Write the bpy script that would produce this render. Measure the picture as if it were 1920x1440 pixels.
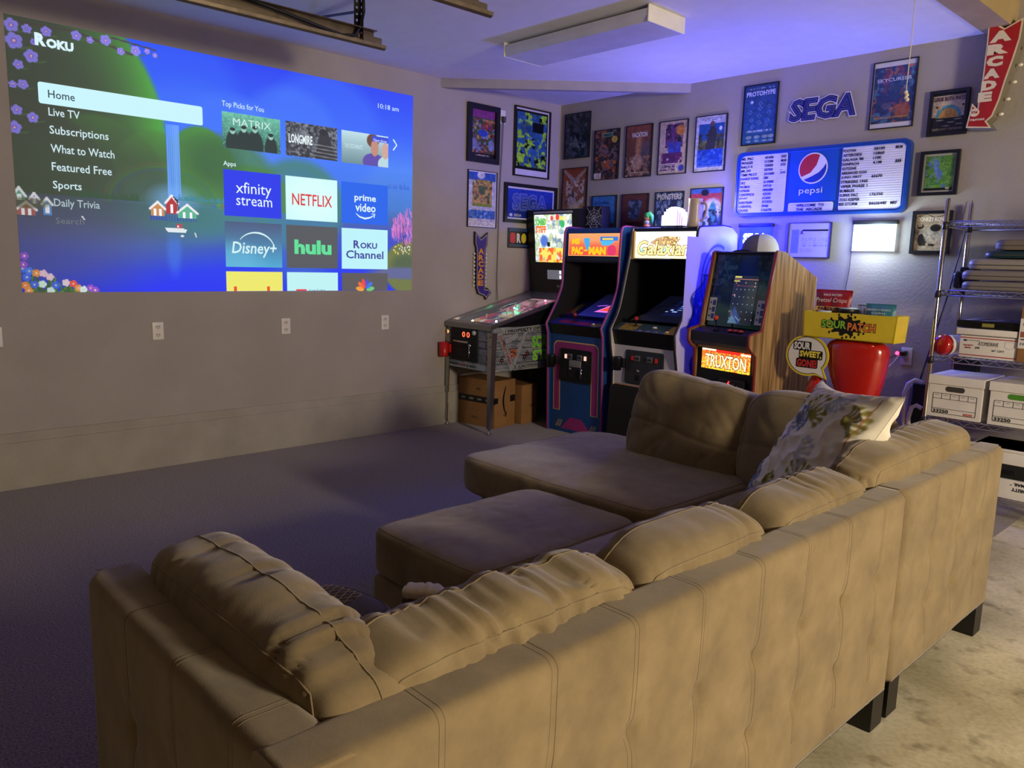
import bpy, math, random
import numpy as np
from mathutils import Matrix, Vector
for o in list(bpy.data.objects): bpy.data.objects.remove(o)
SC = bpy.context.scene
COL = SC.collection
pi = math.pi
# ------------------------------------------------------------------ camera
cd = bpy.data.cameras.new('camera'); cam = bpy.data.objects.new('camera', cd); COL.objects.link(cam)
cd.sensor_width = 36; cd.sensor_fit = 'HORIZONTAL'; cd.lens = 1465.829 / 1920 * 36
cd.clip_start = .05; cd.clip_end = 60
_r = Vector((0.68496448, 0.72805935, 0.02744547)); _u = Vector((-0.13092859, 0.0859472, 0.98765924)); _f = Vector((-0.71671568, 0.68010489, -0.15419457))
cam.matrix_world = Matrix(((_r.x, _u.x, -_f.x, 5.05098), (_r.y, _u.y, -_f.y, -5.30904), (_r.z, _u.z, -_f.z, 1.35217), (0, 0, 0, 1)))
SC.camera = cam
# ------------------------------------------------------------------ world and lamps
w = bpy.data.worlds.new('world'); SC.world = w; w.use_nodes = True
w.node_tree.nodes['Background'].inputs[0].default_value = (.6, .65, .8, 1); w.node_tree.nodes['Background'].inputs[1].default_value = .015
SC.view_settings.view_transform = 'Standard'; SC.view_settings.look = 'None'
SC.view_settings.exposure = 0; SC.view_settings.gamma = 1; SC.view_settings.use_curve_mapping = False
def lamp(name, kind, loc, power, color, size=.1, aim=None, sy=None):
    l = bpy.data.lights.new(name, kind); l.energy = power; l.color = color
    if kind == 'POINT': l.shadow_soft_size = size
    if kind == 'AREA':
        l.size = size
        if sy: l.shape = 'RECTANGLE'; l.size_y = sy
    o = bpy.data.objects.new(name, l); COL.objects.link(o); o.location = loc
    if aim: o.rotation_euler = (Vector(aim) - Vector(loc)).to_track_quat('-Z', 'Y').to_euler()
    return o
lamp("garage_bulb", "POINT", (8.2, -3.1, 1.95), 700, (1.0, .86, .66), .32)

# ------------------------------------------------------------------ colour and noise helpers
def lin(c):
    c = np.asarray(c, float) / 255.
    return np.where(c <= .04045, c / 12.92, ((c + .055) / 1.055) ** 2.4)
def hx(h): return tuple(int(h[i:i + 2], 16) for i in (0, 2, 4))
def rgb(c): return hx(c) if isinstance(c, str) else c
def _hash(i, j, k, s):
    n = (i * 374761393 + j * 668265263 + k * 2147483647 + s * 1274126177) & 0xffffffff
    n = ((n ^ (n >> 13)) * 1274126177) & 0xffffffff
    return ((n ^ (n >> 16)) & 0xffff) / 65535.
def noise(x, y, z=0, s=0):
    x, y, z = np.broadcast_arrays(np.asarray(x, float), np.asarray(y, float), np.asarray(z, float))
    i, j, k = [np.floor(a).astype(np.int64) for a in (x, y, z)]
    fx, fy, fz = x - i, y - j, z - k
    fx, fy, fz = [t * t * (3 - 2 * t) for t in (fx, fy, fz)]
    r = 0
    for a in (0, 1):
        for b in (0, 1):
            for c in (0, 1):
                r = r + _hash(i + a, j + b, k + c, s) * (fx if a else 1 - fx) * (fy if b else 1 - fy) * (fz if c else 1 - fz)
    return r
def fbm(x, y, z=0, s=0, o=3):
    r = 0; a = .5
    for q in range(o):
        r = r + a * noise(np.asarray(x) * 2 ** q, np.asarray(y) * 2 ** q, np.asarray(z) * 2 ** q, s + q); a *= .5
    return r / (1 - .5 ** o)

# ------------------------------------------------------------------ materials
MATS = {}
def mat(name, c=(128, 128, 128), rough=.6, metal=0, emit=None, es=1., var=.06, vs=8, bump=0, bs=60, alpha=None, sheen=0, spec=.5, coat=0, trans=0):
    if name in MATS: return MATS[name]
    m = bpy.data.materials.new(name); m.use_nodes = True; MATS[name] = m
    nt = m.node_tree; N = nt.nodes; L = nt.links; b = N['Principled BSDF']
    col = lin(rgb(c))
    tc = N.new('ShaderNodeTexCoord')
    if var:
        n = N.new('ShaderNodeTexNoise'); n.inputs['Scale'].default_value = vs; n.inputs['Detail'].default_value = 4
        r = N.new('ShaderNodeValToRGB'); L.new(tc.outputs['Object'], n.inputs['Vector']); L.new(n.outputs['Fac'], r.inputs['Fac'])
        r.color_ramp.elements[0].position = .3; r.color_ramp.elements[1].position = .7
        r.color_ramp.elements[0].color = (*np.clip(col * (1 - var), 0, 1), 1); r.color_ramp.elements[1].color = (*np.clip(col * (1 + var), 0, 1), 1)
        L.new(r.outputs['Color'], b.inputs['Base Color'])
    else: b.inputs['Base Color'].default_value = (*col, 1)
    b.inputs['Roughness'].default_value = rough; b.inputs['Metallic'].default_value = metal
    b.inputs['Specular IOR Level'].default_value = spec; b.inputs['Sheen Weight'].default_value = sheen; b.inputs['Coat Weight'].default_value = coat
    if trans: b.inputs['Transmission Weight'].default_value = trans
    if bump:
        n2 = N.new('ShaderNodeTexNoise'); n2.inputs['Scale'].default_value = bs; n2.inputs['Detail'].default_value = 3
        bp = N.new('ShaderNodeBump'); bp.inputs['Strength'].default_value = bump; bp.inputs['Distance'].default_value = .004
        L.new(tc.outputs['Object'], n2.inputs['Vector']); L.new(n2.outputs['Fac'], bp.inputs['Height']); L.new(bp.outputs['Normal'], b.inputs['Normal'])
    if emit is not None:
        b.inputs['Emission Color'].default_value = (*lin(rgb(emit)), 1); b.inputs['Emission Strength'].default_value = es
    if alpha is not None: b.inputs['Alpha'].default_value = alpha
    return m
def emis(c, es=1.): 
    h = c if isinstance(c, str) else '%02x%02x%02x' % tuple(int(v) for v in c)
    return mat('light_%s_%g' % (h, es), (20, 20, 20) if es > .6 else c, .6, emit=c, es=es, var=0)
def pm(c, rough=.5, **k):
    h = c if isinstance(c, str) else '%02x%02x%02x' % tuple(int(v) for v in c)
    return mat('paint_%s_%g' % (h, rough), c, rough, **k)
def print_mat(name, es=0, rough=.35, dark=1., spec=.5):
    """flat print: the colours are a colour attribute on the sheet"""
    if name in MATS: return MATS[name]
    m = bpy.data.materials.new(name); m.use_nodes = True; MATS[name] = m
    nt = m.node_tree; b = nt.nodes['Principled BSDF']; a = nt.nodes.new('ShaderNodeVertexColor'); a.layer_name = 'Col'
    b.inputs['Roughness'].default_value = rough; b.inputs['Specular IOR Level'].default_value = spec
    if es:
        b.inputs['Base Color'].default_value = (.05, .05, .05, 1)
        nt.links.new(a.outputs['Color'], b.inputs['Emission Color']); b.inputs['Emission Strength'].default_value = es
    else: nt.links.new(a.outputs['Color'], b.inputs['Base Color'])
    return m

# ------------------------------------------------------------------ mesh helpers
class MB:
    def __init__(s): s.v = []; s.f = []; s.sm = []
    def add(s, vs, fs, smooth=False):
        o = len(s.v); s.v.extend([tuple(map(float, p)) for p in vs]); s.f.extend([tuple(o + i for i in f) for f in fs]); s.sm.extend([smooth] * len(fs)); return s
    def box(s, x0, x1, y0, y1, z0, z1, M=None):
        v = [(x, y, z) for x in (x0, x1) for y in (y0, y1) for z in (z0, z1)]
        if M is not None: v = [tuple(M @ Vector(p)) for p in v]
        return s.add(v, [(0, 1, 3, 2), (4, 6, 7, 5), (0, 4, 5, 1), (2, 3, 7, 6), (0, 2, 6, 4), (1, 5, 7, 3)])
    def bbox(s, x0, x1, y0, y1, z0, z1, r=.01, n=2, M=None, smooth=True):
        """box with rounded edges"""
        r = min(r, (x1 - x0) / 2.01, (y1 - y0) / 2.01, (z1 - z0) / 2.01)
        c = np.array([(x0 + x1) / 2, (y0 + y1) / 2, (z0 + z1) / 2]); h = np.array([x1 - x0, y1 - y0, z1 - z0]) / 2
        ts = [math.tan((i / n - .5) * pi / 2) * 0 + i / n for i in range(n + 1)]
        # coordinate stops on each axis, -1..1 outer arcs
        arc = [(-math.cos(t * pi / 2) , 1 - 0) for t in ts]
        vs = []; fs = []; idx = {}
        st = [-1 + i / n for i in range(n + 1)] + [i / n for i in range(n + 1)]   # sphere params
        def pt(a, b, ax, sg):
            d = [0, 0, 0]; d[ax] = sg; d[(ax + 1) % 3] = math.tan(a * pi / 4) ; d[(ax + 2) % 3] = math.tan(b * pi / 4)
            d = np.array(d, float); d /= np.linalg.norm(d)
            return d
        m = len(st)
        for ax in range(3):
            for sg in (-1, 1):
                g = []
                for i, a in enumerate(st):
                    row = []
                    for j, b in enumerate(st):
                        d = pt(a, b, ax, sg); sgn = [0, 0, 0]; sgn[ax] = sg
                        sgn[(ax + 1) % 3] = -1 if i <= n else 1; sgn[(ax + 2) % 3] = -1 if j <= n else 1
                        p = c + np.array(sgn) * (h - r) + d * r
                        k = tuple(np.round(p, 6))
                        if k not in idx: idx[k] = len(vs); vs.append(k)
                        row.append(idx[k])
                    g.append(row)
                for i in range(m - 1):
                    for j in range(m - 1):
                        q = (g[i][j], g[i + 1][j], g[i + 1][j + 1], g[i][j + 1])
                        if sg < 0: q = q[::-1]
                        q2 = []
                        for t in q:
                            if t not in q2: q2.append(t)
                        if len(q2) > 2: fs.append(tuple(q2))
        if M is not None: vs = [tuple(M @ Vector(p)) for p in vs]
        return s.add(vs, fs, smooth)
    def prism(s, poly, a, b, ax='y', smooth=False):
        """extrude a 2-D polygon. ax='y': poly is (x,z) from y=a to b ; 'x': (y,z) ; 'z': (x,y)"""
        f = {'y': lambda p, t: (p[0], t, p[1]), 'x': lambda p, t: (t, p[0], p[1]), 'z': lambda p, t: (p[0], p[1], t)}[ax]
        n = len(poly); v = [f(p, a) for p in poly] + [f(p, b) for p in poly]
        return s.add(v, [tuple(range(n)), tuple(range(2 * n - 1, n - 1, -1))] + [(i, (i + 1) % n, n + (i + 1) % n, n + i) for i in range(n)], smooth)
    def ring(s, outer, inner, a, b, ax='y'):
        f = {'y': lambda p, t: (p[0], t, p[1]), 'x': lambda p, t: (t, p[0], p[1]), 'z': lambda p, t: (p[0], p[1], t)}[ax]
        n = len(outer); v = [f(p, a) for p in outer] + [f(p, a) for p in inner] + [f(p, b) for p in outer] + [f(p, b) for p in inner]
        fs = []
        for i in range(n):
            j = (i + 1) % n
            fs += [(i, j, n + j, n + i), (2 * n + j, 2 * n + i, 3 * n + i, 3 * n + j), (j, i, 2 * n + i, 2 * n + j), (n + i, n + j, 3 * n + j, 3 * n + i)]
        return s.add(v, fs)
    def tube(s, path, r, n=8, cap=True, closed=False):
        P = [Vector(p) for p in path]; m = len(P); rs = r if hasattr(r, '__len__') else [r] * m
        vs = []; up = None
        for i, p in enumerate(P):
            if closed: t = (P[(i + 1) % m] - P[i - 1]).normalized()
            else: t = (P[min(i + 1, m - 1)] - P[max(i - 1, 0)]).normalized()
            if up is None: up = Vector((0, 0, 1)) if abs(t.z) < .9 else Vector((1, 0, 0))
            a = t.cross(up)
            if a.length < 1e-6: a = t.cross(Vector((0, 1, 0)))
            a.normalize(); up = a.cross(t).normalized()
            for k in range(n):
                q = 2 * pi * k / n; vs.append(tuple(p + rs[i] * (math.cos(q) * a + math.sin(q) * up)))
        fs = []
        for i in range(m if closed else m - 1):
            j = (i + 1) % m
            for k in range(n): l = (k + 1) % n; fs.append((i * n + k, i * n + l, j * n + l, j * n + k))
        s.add(vs, fs, True)
        if cap and not closed: 
            o = len(s.v) - m * n
            s.f += [tuple(o + k for k in range(n))[::-1], tuple(o + (m - 1) * n + k for k in range(n))]; s.sm += [False, False]
        return s
    def lathe(s, prof, c=(0, 0, 0), n=20, ax='z', smooth=True):
        """prof: (r, h) pairs turned about an axis through c"""
        vs = []
        for r, h in prof:
            for k in range(n):
                q = 2 * pi * k / n; a, b = r * math.cos(q), r * math.sin(q)
                p = {'z': (a, b, h), 'y': (a, -h, b), 'x': (h, a, b)}[ax]
                vs.append((c[0] + p[0], c[1] + p[1], c[2] + p[2]))
        m = len(prof); fs = [(i * n + k, i * n + (k + 1) % n, (i + 1) * n + (k + 1) % n, (i + 1) * n + k) for i in range(m - 1) for k in range(n)]
        s.add(vs, fs, smooth); o = len(s.v) - m * n
        if prof[0][0] > 1e-5: s.f.append(tuple(o + k for k in range(n))[::-1]); s.sm.append(False)
        if prof[-1][0] > 1e-5: s.f.append(tuple(o + (m - 1) * n + k for k in range(n))); s.sm.append(False)
        return s
    def xf(s, M):
        s.v = [tuple(M @ Vector(p)) for p in s.v]; return s
    def build(s, name, m, parent=None, sub=0, kind=None, label=None, fix=True):
        me = bpy.data.meshes.new(name); me.from_pydata(s.v, [], s.f); me.polygons.foreach_set('use_smooth', s.sm); me.materials.append(m)
        if fix:
            import bmesh
            b = bmesh.new(); b.from_mesh(me); bmesh.ops.recalc_face_normals(b, faces=b.faces); b.to_mesh(me); b.free()
        me.update()
        o = bpy.data.objects.new(name, me); COL.objects.link(o)
        if parent: o.parent = parent
        if kind: o['kind'] = kind
        if label: o['label'] = label
        return o
def thing(name, label, cat, loc=(0, 0, 0), rz=0, group=None, rot=None):
    o = bpy.data.objects.new(name, None); COL.objects.link(o); o.location = loc; o.rotation_euler = rot or (0, 0, rz); o.empty_display_size = .05
    o['label'] = label; o['category'] = cat
    if group: o['group'] = group
    return o
def tag(o, label, cat, group=None):
    o['label'] = label; o['category'] = cat
    if group: o['group'] = group
    return o
def at(o, loc, rz=0): o.location = loc; o.rotation_euler = (0, 0, rz); return o
def struct(o): o['kind'] = 'structure'; return o
def mdup(o, parent, loc=None):
    c = o.copy(); COL.objects.link(c); c.parent = parent
    if loc is not None: c.location = loc
    return c
def rrect(x0, x1, z0, z1, r, n=4):
    P = []
    for cx, cz, a in ((x1 - r, z1 - r, 0), (x0 + r, z1 - r, pi / 2), (x0 + r, z0 + r, pi), (x1 - r, z0 + r, 3 * pi / 2)):
        for i in range(n + 1): t = a + pi / 2 * i / n; P.append((cx + r * math.cos(t), cz + r * math.sin(t)))
    return P
def ell(cx, cz, rx, rz, n=24, a0=0, a1=2 * pi, full=True):
    m = n if full else n + 1
    return [(cx + rx * math.cos(a0 + (a1 - a0) * i / n), cz + rz * math.sin(a0 + (a1 - a0) * i / n)) for i in range(m)]
def flat(name, poly, y, m, parent, th=.0012, M=None):
    """thin sheet cut to an outline, facing -y in local space"""
    b = MB().prism(poly, y, y - th)
    if M is not None: b.xf(M)
    return b.build(name, m, parent)
def stroke(pts, wd):
    """polyline of a given width as an outline polygon"""
    P = [Vector((p[0], p[1])) for p in pts]; L = []; Rr = []
    for i, p in enumerate(P):
        t = (P[min(i + 1, len(P) - 1)] - P[max(i - 1, 0)]); t = t.normalized() if t.length else Vector((1, 0)); n = Vector((-t.y, t.x))
        ww = wd[i] if hasattr(wd, '__len__') else wd
        L.append(tuple(p + n * ww / 2)); Rr.append(tuple(p - n * ww / 2))
    return L + Rr[::-1]
def strip(b, pts, wd, y, th=.0012):
    """add a polyline ribbon to mesh b as quads"""
    o = stroke(pts, wd); n = len(pts)
    for i in range(n - 1):
        q = [o[i], o[i + 1], o[2 * n - 2 - i], o[2 * n - 1 - i]]
        b.prism(q, y, y - th)
    return b
TXT = {}
def text(s, x0, z0, wd, h, y, m, parent, name='lettering', bold=.0, shear=0, th=.0012, M=None, sp=1.0, warp=None, base=None):
    """lettering fitted to the rectangle x0..x0+wd, z0..z0+h, facing -y"""
    def raw(k):
        if k in TXT: return TXT[k]
        cu = bpy.data.curves.new('t', 'FONT'); cu.body = k[0]; cu.offset = k[1]; cu.shear = k[2]; cu.space_character = k[3]; cu.resolution_u = 2; cu.fill_mode = 'FRONT'
        ob = bpy.data.objects.new('t', cu); COL.objects.link(ob)
        me = bpy.data.meshes.new_from_object(ob.evaluated_get(bpy.context.evaluated_depsgraph_get()))
        vs = np.array([v.co[:2] for v in me.vertices]); fs = [tuple(p.vertices) for p in me.polygons]
        bpy.data.objects.remove(ob); bpy.data.curves.remove(cu); bpy.data.meshes.remove(me)
        TXT[k] = (vs, fs, vs.min(0), vs.max(0)); return TXT[k]
    vs, fs, mn, mx = raw((s, bold, shear, sp))
    if base is not None: _, _, mn, mx = raw((s, base, shear, sp))
    vs = (vs - mn) / (mx - mn)
    if warp: vs = warp(vs)
    V = [(x0 + a * wd, y - th, z0 + b * h) for a, b in vs]
    b = MB(); b.add(V, fs)
    if M is not None: b.xf(M)
    return b.build(name, m, parent, fix=False)
class Pic:
    """small picture painted in colour values on a grid of cells"""
    def __init__(s, nx, ny, c=(0, 0, 0), asp=1.):
        s.nx, s.ny = nx, ny; s.a = np.zeros((ny, nx, 3)) + np.array(rgb(c), float)
        s.u, s.v = np.meshgrid((np.arange(nx) + .5) / nx, (np.arange(ny) + .5) / ny); s.asp = asp
    def mix(s, m, c): 
        m = np.clip(m, 0, 1)[..., None]; s.a = s.a * (1 - m) + np.array(rgb(c), float) * m; return s
    def grad(s, c0, c1, m=1., ax='v', a=0, b=1):
        t = np.clip(((s.v if ax == 'v' else s.u) - a) / (b - a), 0, 1)[..., None]
        g = np.array(rgb(c0), float) * (1 - t) + np.array(rgb(c1), float) * t
        m = (m * np.ones_like(s.u))[..., None]; s.a = s.a * (1 - m) + g * m; return s
    def box(s, u0, v0, u1, v1): return ((s.u >= u0) & (s.u < u1) & (s.v >= v0) & (s.v < v1)).astype(float)
    def rect(s, u0, v0, u1, v1, c, al=1.): return s.mix(al * s.box(u0, v0, u1, v1), c)
    def em(s, cu, cv, ru, rv, soft=.08, rot=0):
        du, dv = s.u - cu, s.v - cv
        if rot: c, q = math.cos(rot), math.sin(rot); du, dv = c * du + q * dv, -q * du + c * dv
        d = np.sqrt((du / ru) ** 2 + (dv / rv) ** 2); return np.clip((1 - d) / soft + .5, 0, 1)
    def ell(s, cu, cv, ru, rv, c, soft=.08, al=1., rot=0): return s.mix(al * s.em(cu, cv, ru, rv, soft, rot), c)
    def pm(s, pts):
        m = np.zeros_like(s.u, bool); n = len(pts)
        for i in range(n):
            x0, y0 = pts[i]; x1, y1 = pts[(i + 1) % n]
            if y0 == y1: continue
            m ^= ((s.v < y0) != (s.v < y1)) & (s.u < (x1 - x0) * (s.v - y0) / (y1 - y0) + x0)
        return m.astype(float)
    def poly(s, pts, c, al=1.): return s.mix(al * s.pm(pts), c)
    def line(s, u0, v0, u1, v1, wd, c, al=1.):
        ax, ay = s.u * s.asp, s.v; x0, y0, x1, y1 = u0 * s.asp, v0, u1 * s.asp, v1
        L2 = (x1 - x0) ** 2 + (y1 - y0) ** 2 + 1e-12; t = np.clip(((ax - x0) * (x1 - x0) + (ay - y0) * (y1 - y0)) / L2, 0, 1)
        d = np.hypot(ax - x0 - t * (x1 - x0), ay - y0 - t * (y1 - y0)); return s.mix(al * np.clip((wd - d) / wd * 2, 0, 1), c)
    def blobs(s, cols, sc, seed, box=(0, 0, 1, 1), lo=.45, hi=.6, al=1., mask=None):
        sc = sc * 1.8
        b = s.box(*box) if mask is None else mask
        for i, c in enumerate(cols):
            n = fbm(s.u * sc * s.asp, s.v * sc, i * 7.3, seed + i * 11, 3); s.mix(al * b * np.clip((n - lo) / (hi - lo), 0, 1), c)
        return s
    def tx(s, u0, v0, u1, v1, rows, c, seed=1, dens=.55, al=1.):
        """rows of tiny illegible print"""
        n = _hash(np.floor(s.u * s.nx).astype(np.int64), np.floor((s.v - v0) / (v1 - v0) * rows).astype(np.int64), 0, seed)
        fr = ((s.v - v0) / (v1 - v0) * rows) % 1
        return s.mix(al * s.box(u0, v0, u1, v1) * (n > 1 - dens) * (fr > .4), c)
    def build(s, name, x0, x1, z0, z1, y, m, parent, M=None):
        nx, ny = s.nx, s.ny; X = np.linspace(x0, x1, nx + 1); Z = np.linspace(z0, z1, ny + 1)
        gx, gz = np.meshgrid(X, Z); co = np.stack([gx, np.full_like(gx, y), gz], -1).reshape(-1, 3)
        if M is not None: A = np.array(M); co = co @ A[:3, :3].T + A[:3, 3]
        i = np.arange(ny)[:, None] * (nx + 1) + np.arange(nx)[None]; q = np.stack([i, i + 1, i + nx + 2, i + nx + 1], -1).reshape(-1)
        me = bpy.data.meshes.new(name); F = nx * ny
        me.vertices.add(len(co)); me.vertices.foreach_set('co', co.ravel()); me.loops.add(F * 4); me.loops.foreach_set('vertex_index', q.astype(np.int32))
        me.polygons.add(F); me.polygons.foreach_set('loop_start', np.arange(0, F * 4, 4, dtype=np.int32)); me.update(calc_edges=True)
        at_ = me.color_attributes.new('Col', 'FLOAT_COLOR', 'CORNER')
        c = np.ones((F, 4)); c[:, :3] = lin(np.clip(s.a, 0, 255)).reshape(-1, 3); at_.data.foreach_set('color', np.repeat(c, 4, 0).ravel().astype(np.float32))
        me.materials.append(m); o = bpy.data.objects.new(name, me); COL.objects.link(o); o.parent = parent
        return o
def grid_obj(name, co, m, parent=None, closed=False):
    """smooth surface from an (ny,nx,3) array"""
    ny, nx = co.shape[:2]; me = bpy.data.meshes.new(name)
    i = np.arange(ny - 1)[:, None] * nx + np.arange(nx - 1)[None]; q = np.stack([i, i + 1, i + nx + 1, i + nx], -1).reshape(-1, 4)
    me.from_pydata(co.reshape(-1, 3).tolist(), [], q.tolist()); me.polygons.foreach_set('use_smooth', [True] * len(q)); me.materials.append(m); me.update()
    o = bpy.data.objects.new(name, me); COL.objects.link(o)
    if parent: o.parent = parent
    return o
# ================================================================== structure
WALL = mat('grey_wall_paint', (166, 158, 150), .75, bump=.25, bs=90, var=.05, vs=3)
H = 2.75
def wallpaint(): return WALL
struct(MB().box(-.12, 0, -9, .12, 0, 3.2).build('wall_left', WALL))
struct(MB().box(0, 9, 0, .12, 0, 3.2).build('wall_back', mat('textured_wall_paint', (162, 155, 149), .7, bump=.5, bs=55, var=.05, vs=3)))
DWALL = mat('dark_unseen_wall', (92, 78, 62), .9)  # walls out of view, coloured dark to cut their bounce light
struct(MB().box(9, 9.12, -9, .12, 0, 3.2).build('wall_right', DWALL))
struct(MB().box(0, 9, -9.12, -9, 0, 3.2).build('wall_front', DWALL))
struct(MB().box(0, 3.4, -9, 0, H, H + .3).build('ceiling', mat('white_ceiling_paint', (228, 226, 226), .85, bump=.1, bs=80, var=.03)))
wood = mat('dark_ceiling_wood', (52, 34, 22), .8, var=.25, vs=14)
struct(MB().box(3.56, 9, -9, 0, 3.1, 3.2).build('ceiling_boards', wood))
b = thing('trim_1', 'cream painted ceiling beam beside the red arrow sign', 'beam'); del b['category'], b['label']; b['kind'] = 'structure'
MB().box(3.4, 3.56, -9, 0, H - .005, 3.1).build('beam', mat('cream_beam_paint', (168, 146, 104), .7, var=.12, vs=5), b)
for i in range(9): MB().box(3.56, 9, -.75 - i * .9, -.66 - i * .9, 2.95, 3.1).build('rafter', wood, b)
# diagonal header across the corner
h = struct(MB().prism([(0, -1.37), (1.37, 0), (1.30, 0), (0, -1.30)], H - .068, H, 'z').build('trim_2', mat('header_paint', (160, 153, 148), .7, bump=.15)))
# concrete footing along the left wall
struct(MB().box(0, .012, -9, 0, .0, .322).box(0, .022, -9, 0, 0, .268).build('baseboard_left', mat('footing_paint', (164, 158, 146), .85, var=.1, vs=4, bump=.5, bs=25)))
# floors
def concrete():
    m = mat('stained_concrete', (176, 164, 140), .75, var=.0); nt = m.node_tree; N = nt.nodes; L = nt.links; b = N['Principled BSDF']
    tc = N.new('ShaderNodeTexCoord')
    def nz(sc, det, lo, hi, c0, c1):
        n = N.new('ShaderNodeTexNoise'); n.inputs['Scale'].default_value = sc; n.inputs['Detail'].default_value = det; L.new(tc.outputs['Object'], n.inputs['Vector'])
        r = N.new('ShaderNodeValToRGB'); r.color_ramp.elements[0].position = lo; r.color_ramp.elements[1].position = hi
        r.color_ramp.elements[0].color = (*lin(c0), 1); r.color_ramp.elements[1].color = (*lin(c1), 1); L.new(n.outputs['Fac'], r.inputs['Fac']); return r
    a = nz(2.2, 6, .35, .68, (176, 168, 138), (235, 228, 202)); d = nz(9, 5, .30, .44, (120, 108, 92), (255, 255, 255)); e = nz(60, 3, .25, .6, (205, 200, 190), (255, 255, 255))
    m1 = N.new('ShaderNodeMixRGB'); m1.blend_type = 'MULTIPLY'; m1.inputs[0].default_value = .6; L.new(a.outputs[0], m1.inputs[1]); L.new(d.outputs[0], m1.inputs[2])
    m2 = N.new('ShaderNodeMixRGB'); m2.blend_type = 'MULTIPLY'; m2.inputs[0].default_value = .5; L.new(m1.outputs[0], m2.inputs[1]); L.new(e.outputs[0], m2.inputs[2])
    L.new(m2.outputs[0], b.inputs['Base Color'])
    bp = N.new('ShaderNodeBump'); bp.inputs['Strength'].default_value = .15; L.new(e.outputs[0], bp.inputs['Height']); L.new(bp.outputs[0], b.inputs['Normal'])
    return m
struct(MB().box(0, 9, -9, 0, -.1, -.002).build('floor', concrete()))
def carpetm():
    m = mat('grey_carpet_pile', (92, 82, 84), .95, var=0, sheen=.3, spec=.1); nt = m.node_tree; N = nt.nodes; L = nt.links; b = N['Principled BSDF']
    tc = N.new('ShaderNodeTexCoord'); n = N.new('ShaderNodeTexNoise'); n.inputs['Scale'].default_value = 130; n.inputs['Detail'].default_value = 2; L.new(tc.outputs['Object'], n.inputs['Vector'])
    r = N.new('ShaderNodeValToRGB'); r.color_ramp.elements[0].position = .3; r.color_ramp.elements[1].position = .72; r.color_ramp.elements[0].color = (*lin((82, 72, 72)), 1); r.color_ramp.elements[1].color = (*lin((142, 127, 127)), 1)
    L.new(n.outputs['Fac'], r.inputs['Fac']); L.new(r.outputs[0], b.inputs['Base Color'])
    bp = N.new('ShaderNodeBump'); bp.inputs['Strength'].default_value = .6; bp.inputs['Distance'].default_value = .006; L.new(n.outputs['Fac'], bp.inputs['Height']); L.new(bp.outputs[0], b.inputs['Normal'])
    return m
b = MB(); rr = random.Random(5); edge = [(.022 + .006 * math.sin(i * 1.7) + .005 * rr.random(), -.0 - i * .12) for i in range(75)]
b.prism(edge + [(3.95, -8.9), (3.95, 0)], -.0019, 0., 'z')
tag(b.build('carpet', carpetm()), 'dark grey low pile carpet covering the floor in front of the screen', 'carpet')

# ================================================================== ceiling light
t = thing('ceiling_light', 'long white fluorescent ceiling fixture with switched off lens', 'light', (1.69, -1.56, H))
wm = mat('white_fixture_enamel', (225, 222, 212), .5)
MB().box(-.575, .575, -.12, .12, -.012, 0).build('mounting_plate', wm, t)
for s in (-1, 1): MB().bbox(s * .575 - .006, s * .575 + .006, -.17, .17, -.09, -.0, .004).build('end_cap', wm, t)
lm = mat('prismatic_lens', (214, 212, 222), .25, bump=.15, bs=300)
MB().prism([(-.15, -.012), (-.168, -.02), (-.168, -.055), (-.16, -.088), (.16, -.088), (.168, -.055), (.168, -.02), (.15, -.012)], -.57, .57, 'x').build('lens', lm, t)

# ================================================================== garage door tracks
steel = mat('galvanised_steel', (120, 108, 88), .45, .75, var=.2, vs=20)
dsteel = mat('dark_perforated_steel', (52, 46, 40), .5, .6)
def track(y1, x, lab):
    t = thing('door_track', lab, 'track', (x, y1, 2.53))
    sec = [(-.018, .04), (-.018, 0), (-.010, -.022), (.012, -.03), (.030, -.022), (.034, -.006), (.030, -.006), (.026, -.019), (.011, -.026), (-.007, -.019), (-.014, 0), (-.014, .04)]
    MB().prism([(a, c) for a, c in sec], 0, -3.6, 'y').build('rail', steel, t)
    # stiffening angle riding on the rail
    MB().prism([(-.019, .012), (-.023, .012), (-.023, .066), (.02, .066), (.02, .062), (-.019, .062)], -.05, -3.6, 'y').build('angle_iron', steel, t)
    for k in range(3): MB().prism(rrect(-.045 - .05 * k - .012, -.045 - .05 * k + .012, .03, .04, .004, 3), -.0235, -.0243, 'x').build('slot', pm('d8d4ee', .6), t)
    return t
t = track(-2.69, 1.165, 'galvanised garage door rail hanging by a perforated strap, black cable slung beside')
def perforated(t, x, y, z0, z1, wd, axis):
    """angle strap with round holes"""
    n = max(1, int(round((z1 - z0) / .034))); hh = (z1 - z0) / n; b = MB()
    for i in range(n):
        c = z0 + (i + .5) * hh; ou = []; inn = []
        for k in range(16):
            q = 2 * pi * k / 16; d = max(abs(math.cos(q)), abs(math.sin(q))); ou.append((math.cos(q) / d * wd / 2, c + math.sin(q) / d * hh / 2)); inn.append((.007 * math.cos(q), c + .007 * math.sin(q)))
        if axis == 'y': b.ring([(x + p[0], p[1]) for p in ou], [(x + p[0], p[1]) for p in inn], y, y - .003)
        else: b.ring([(y + p[0], p[1]) for p in ou], [(y + p[0], p[1]) for p in inn], x, x - .003, 'x')
    return b
b = perforated(t, .0, -.14, -.01, .22, .036, 'y'); b.v += []
b2 = perforated(t, -.018, -.158, -.01, .22, .036, 'x'); b.add(b2.v, b2.f); b.build('hanger_strap', dsteel, t)
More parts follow.
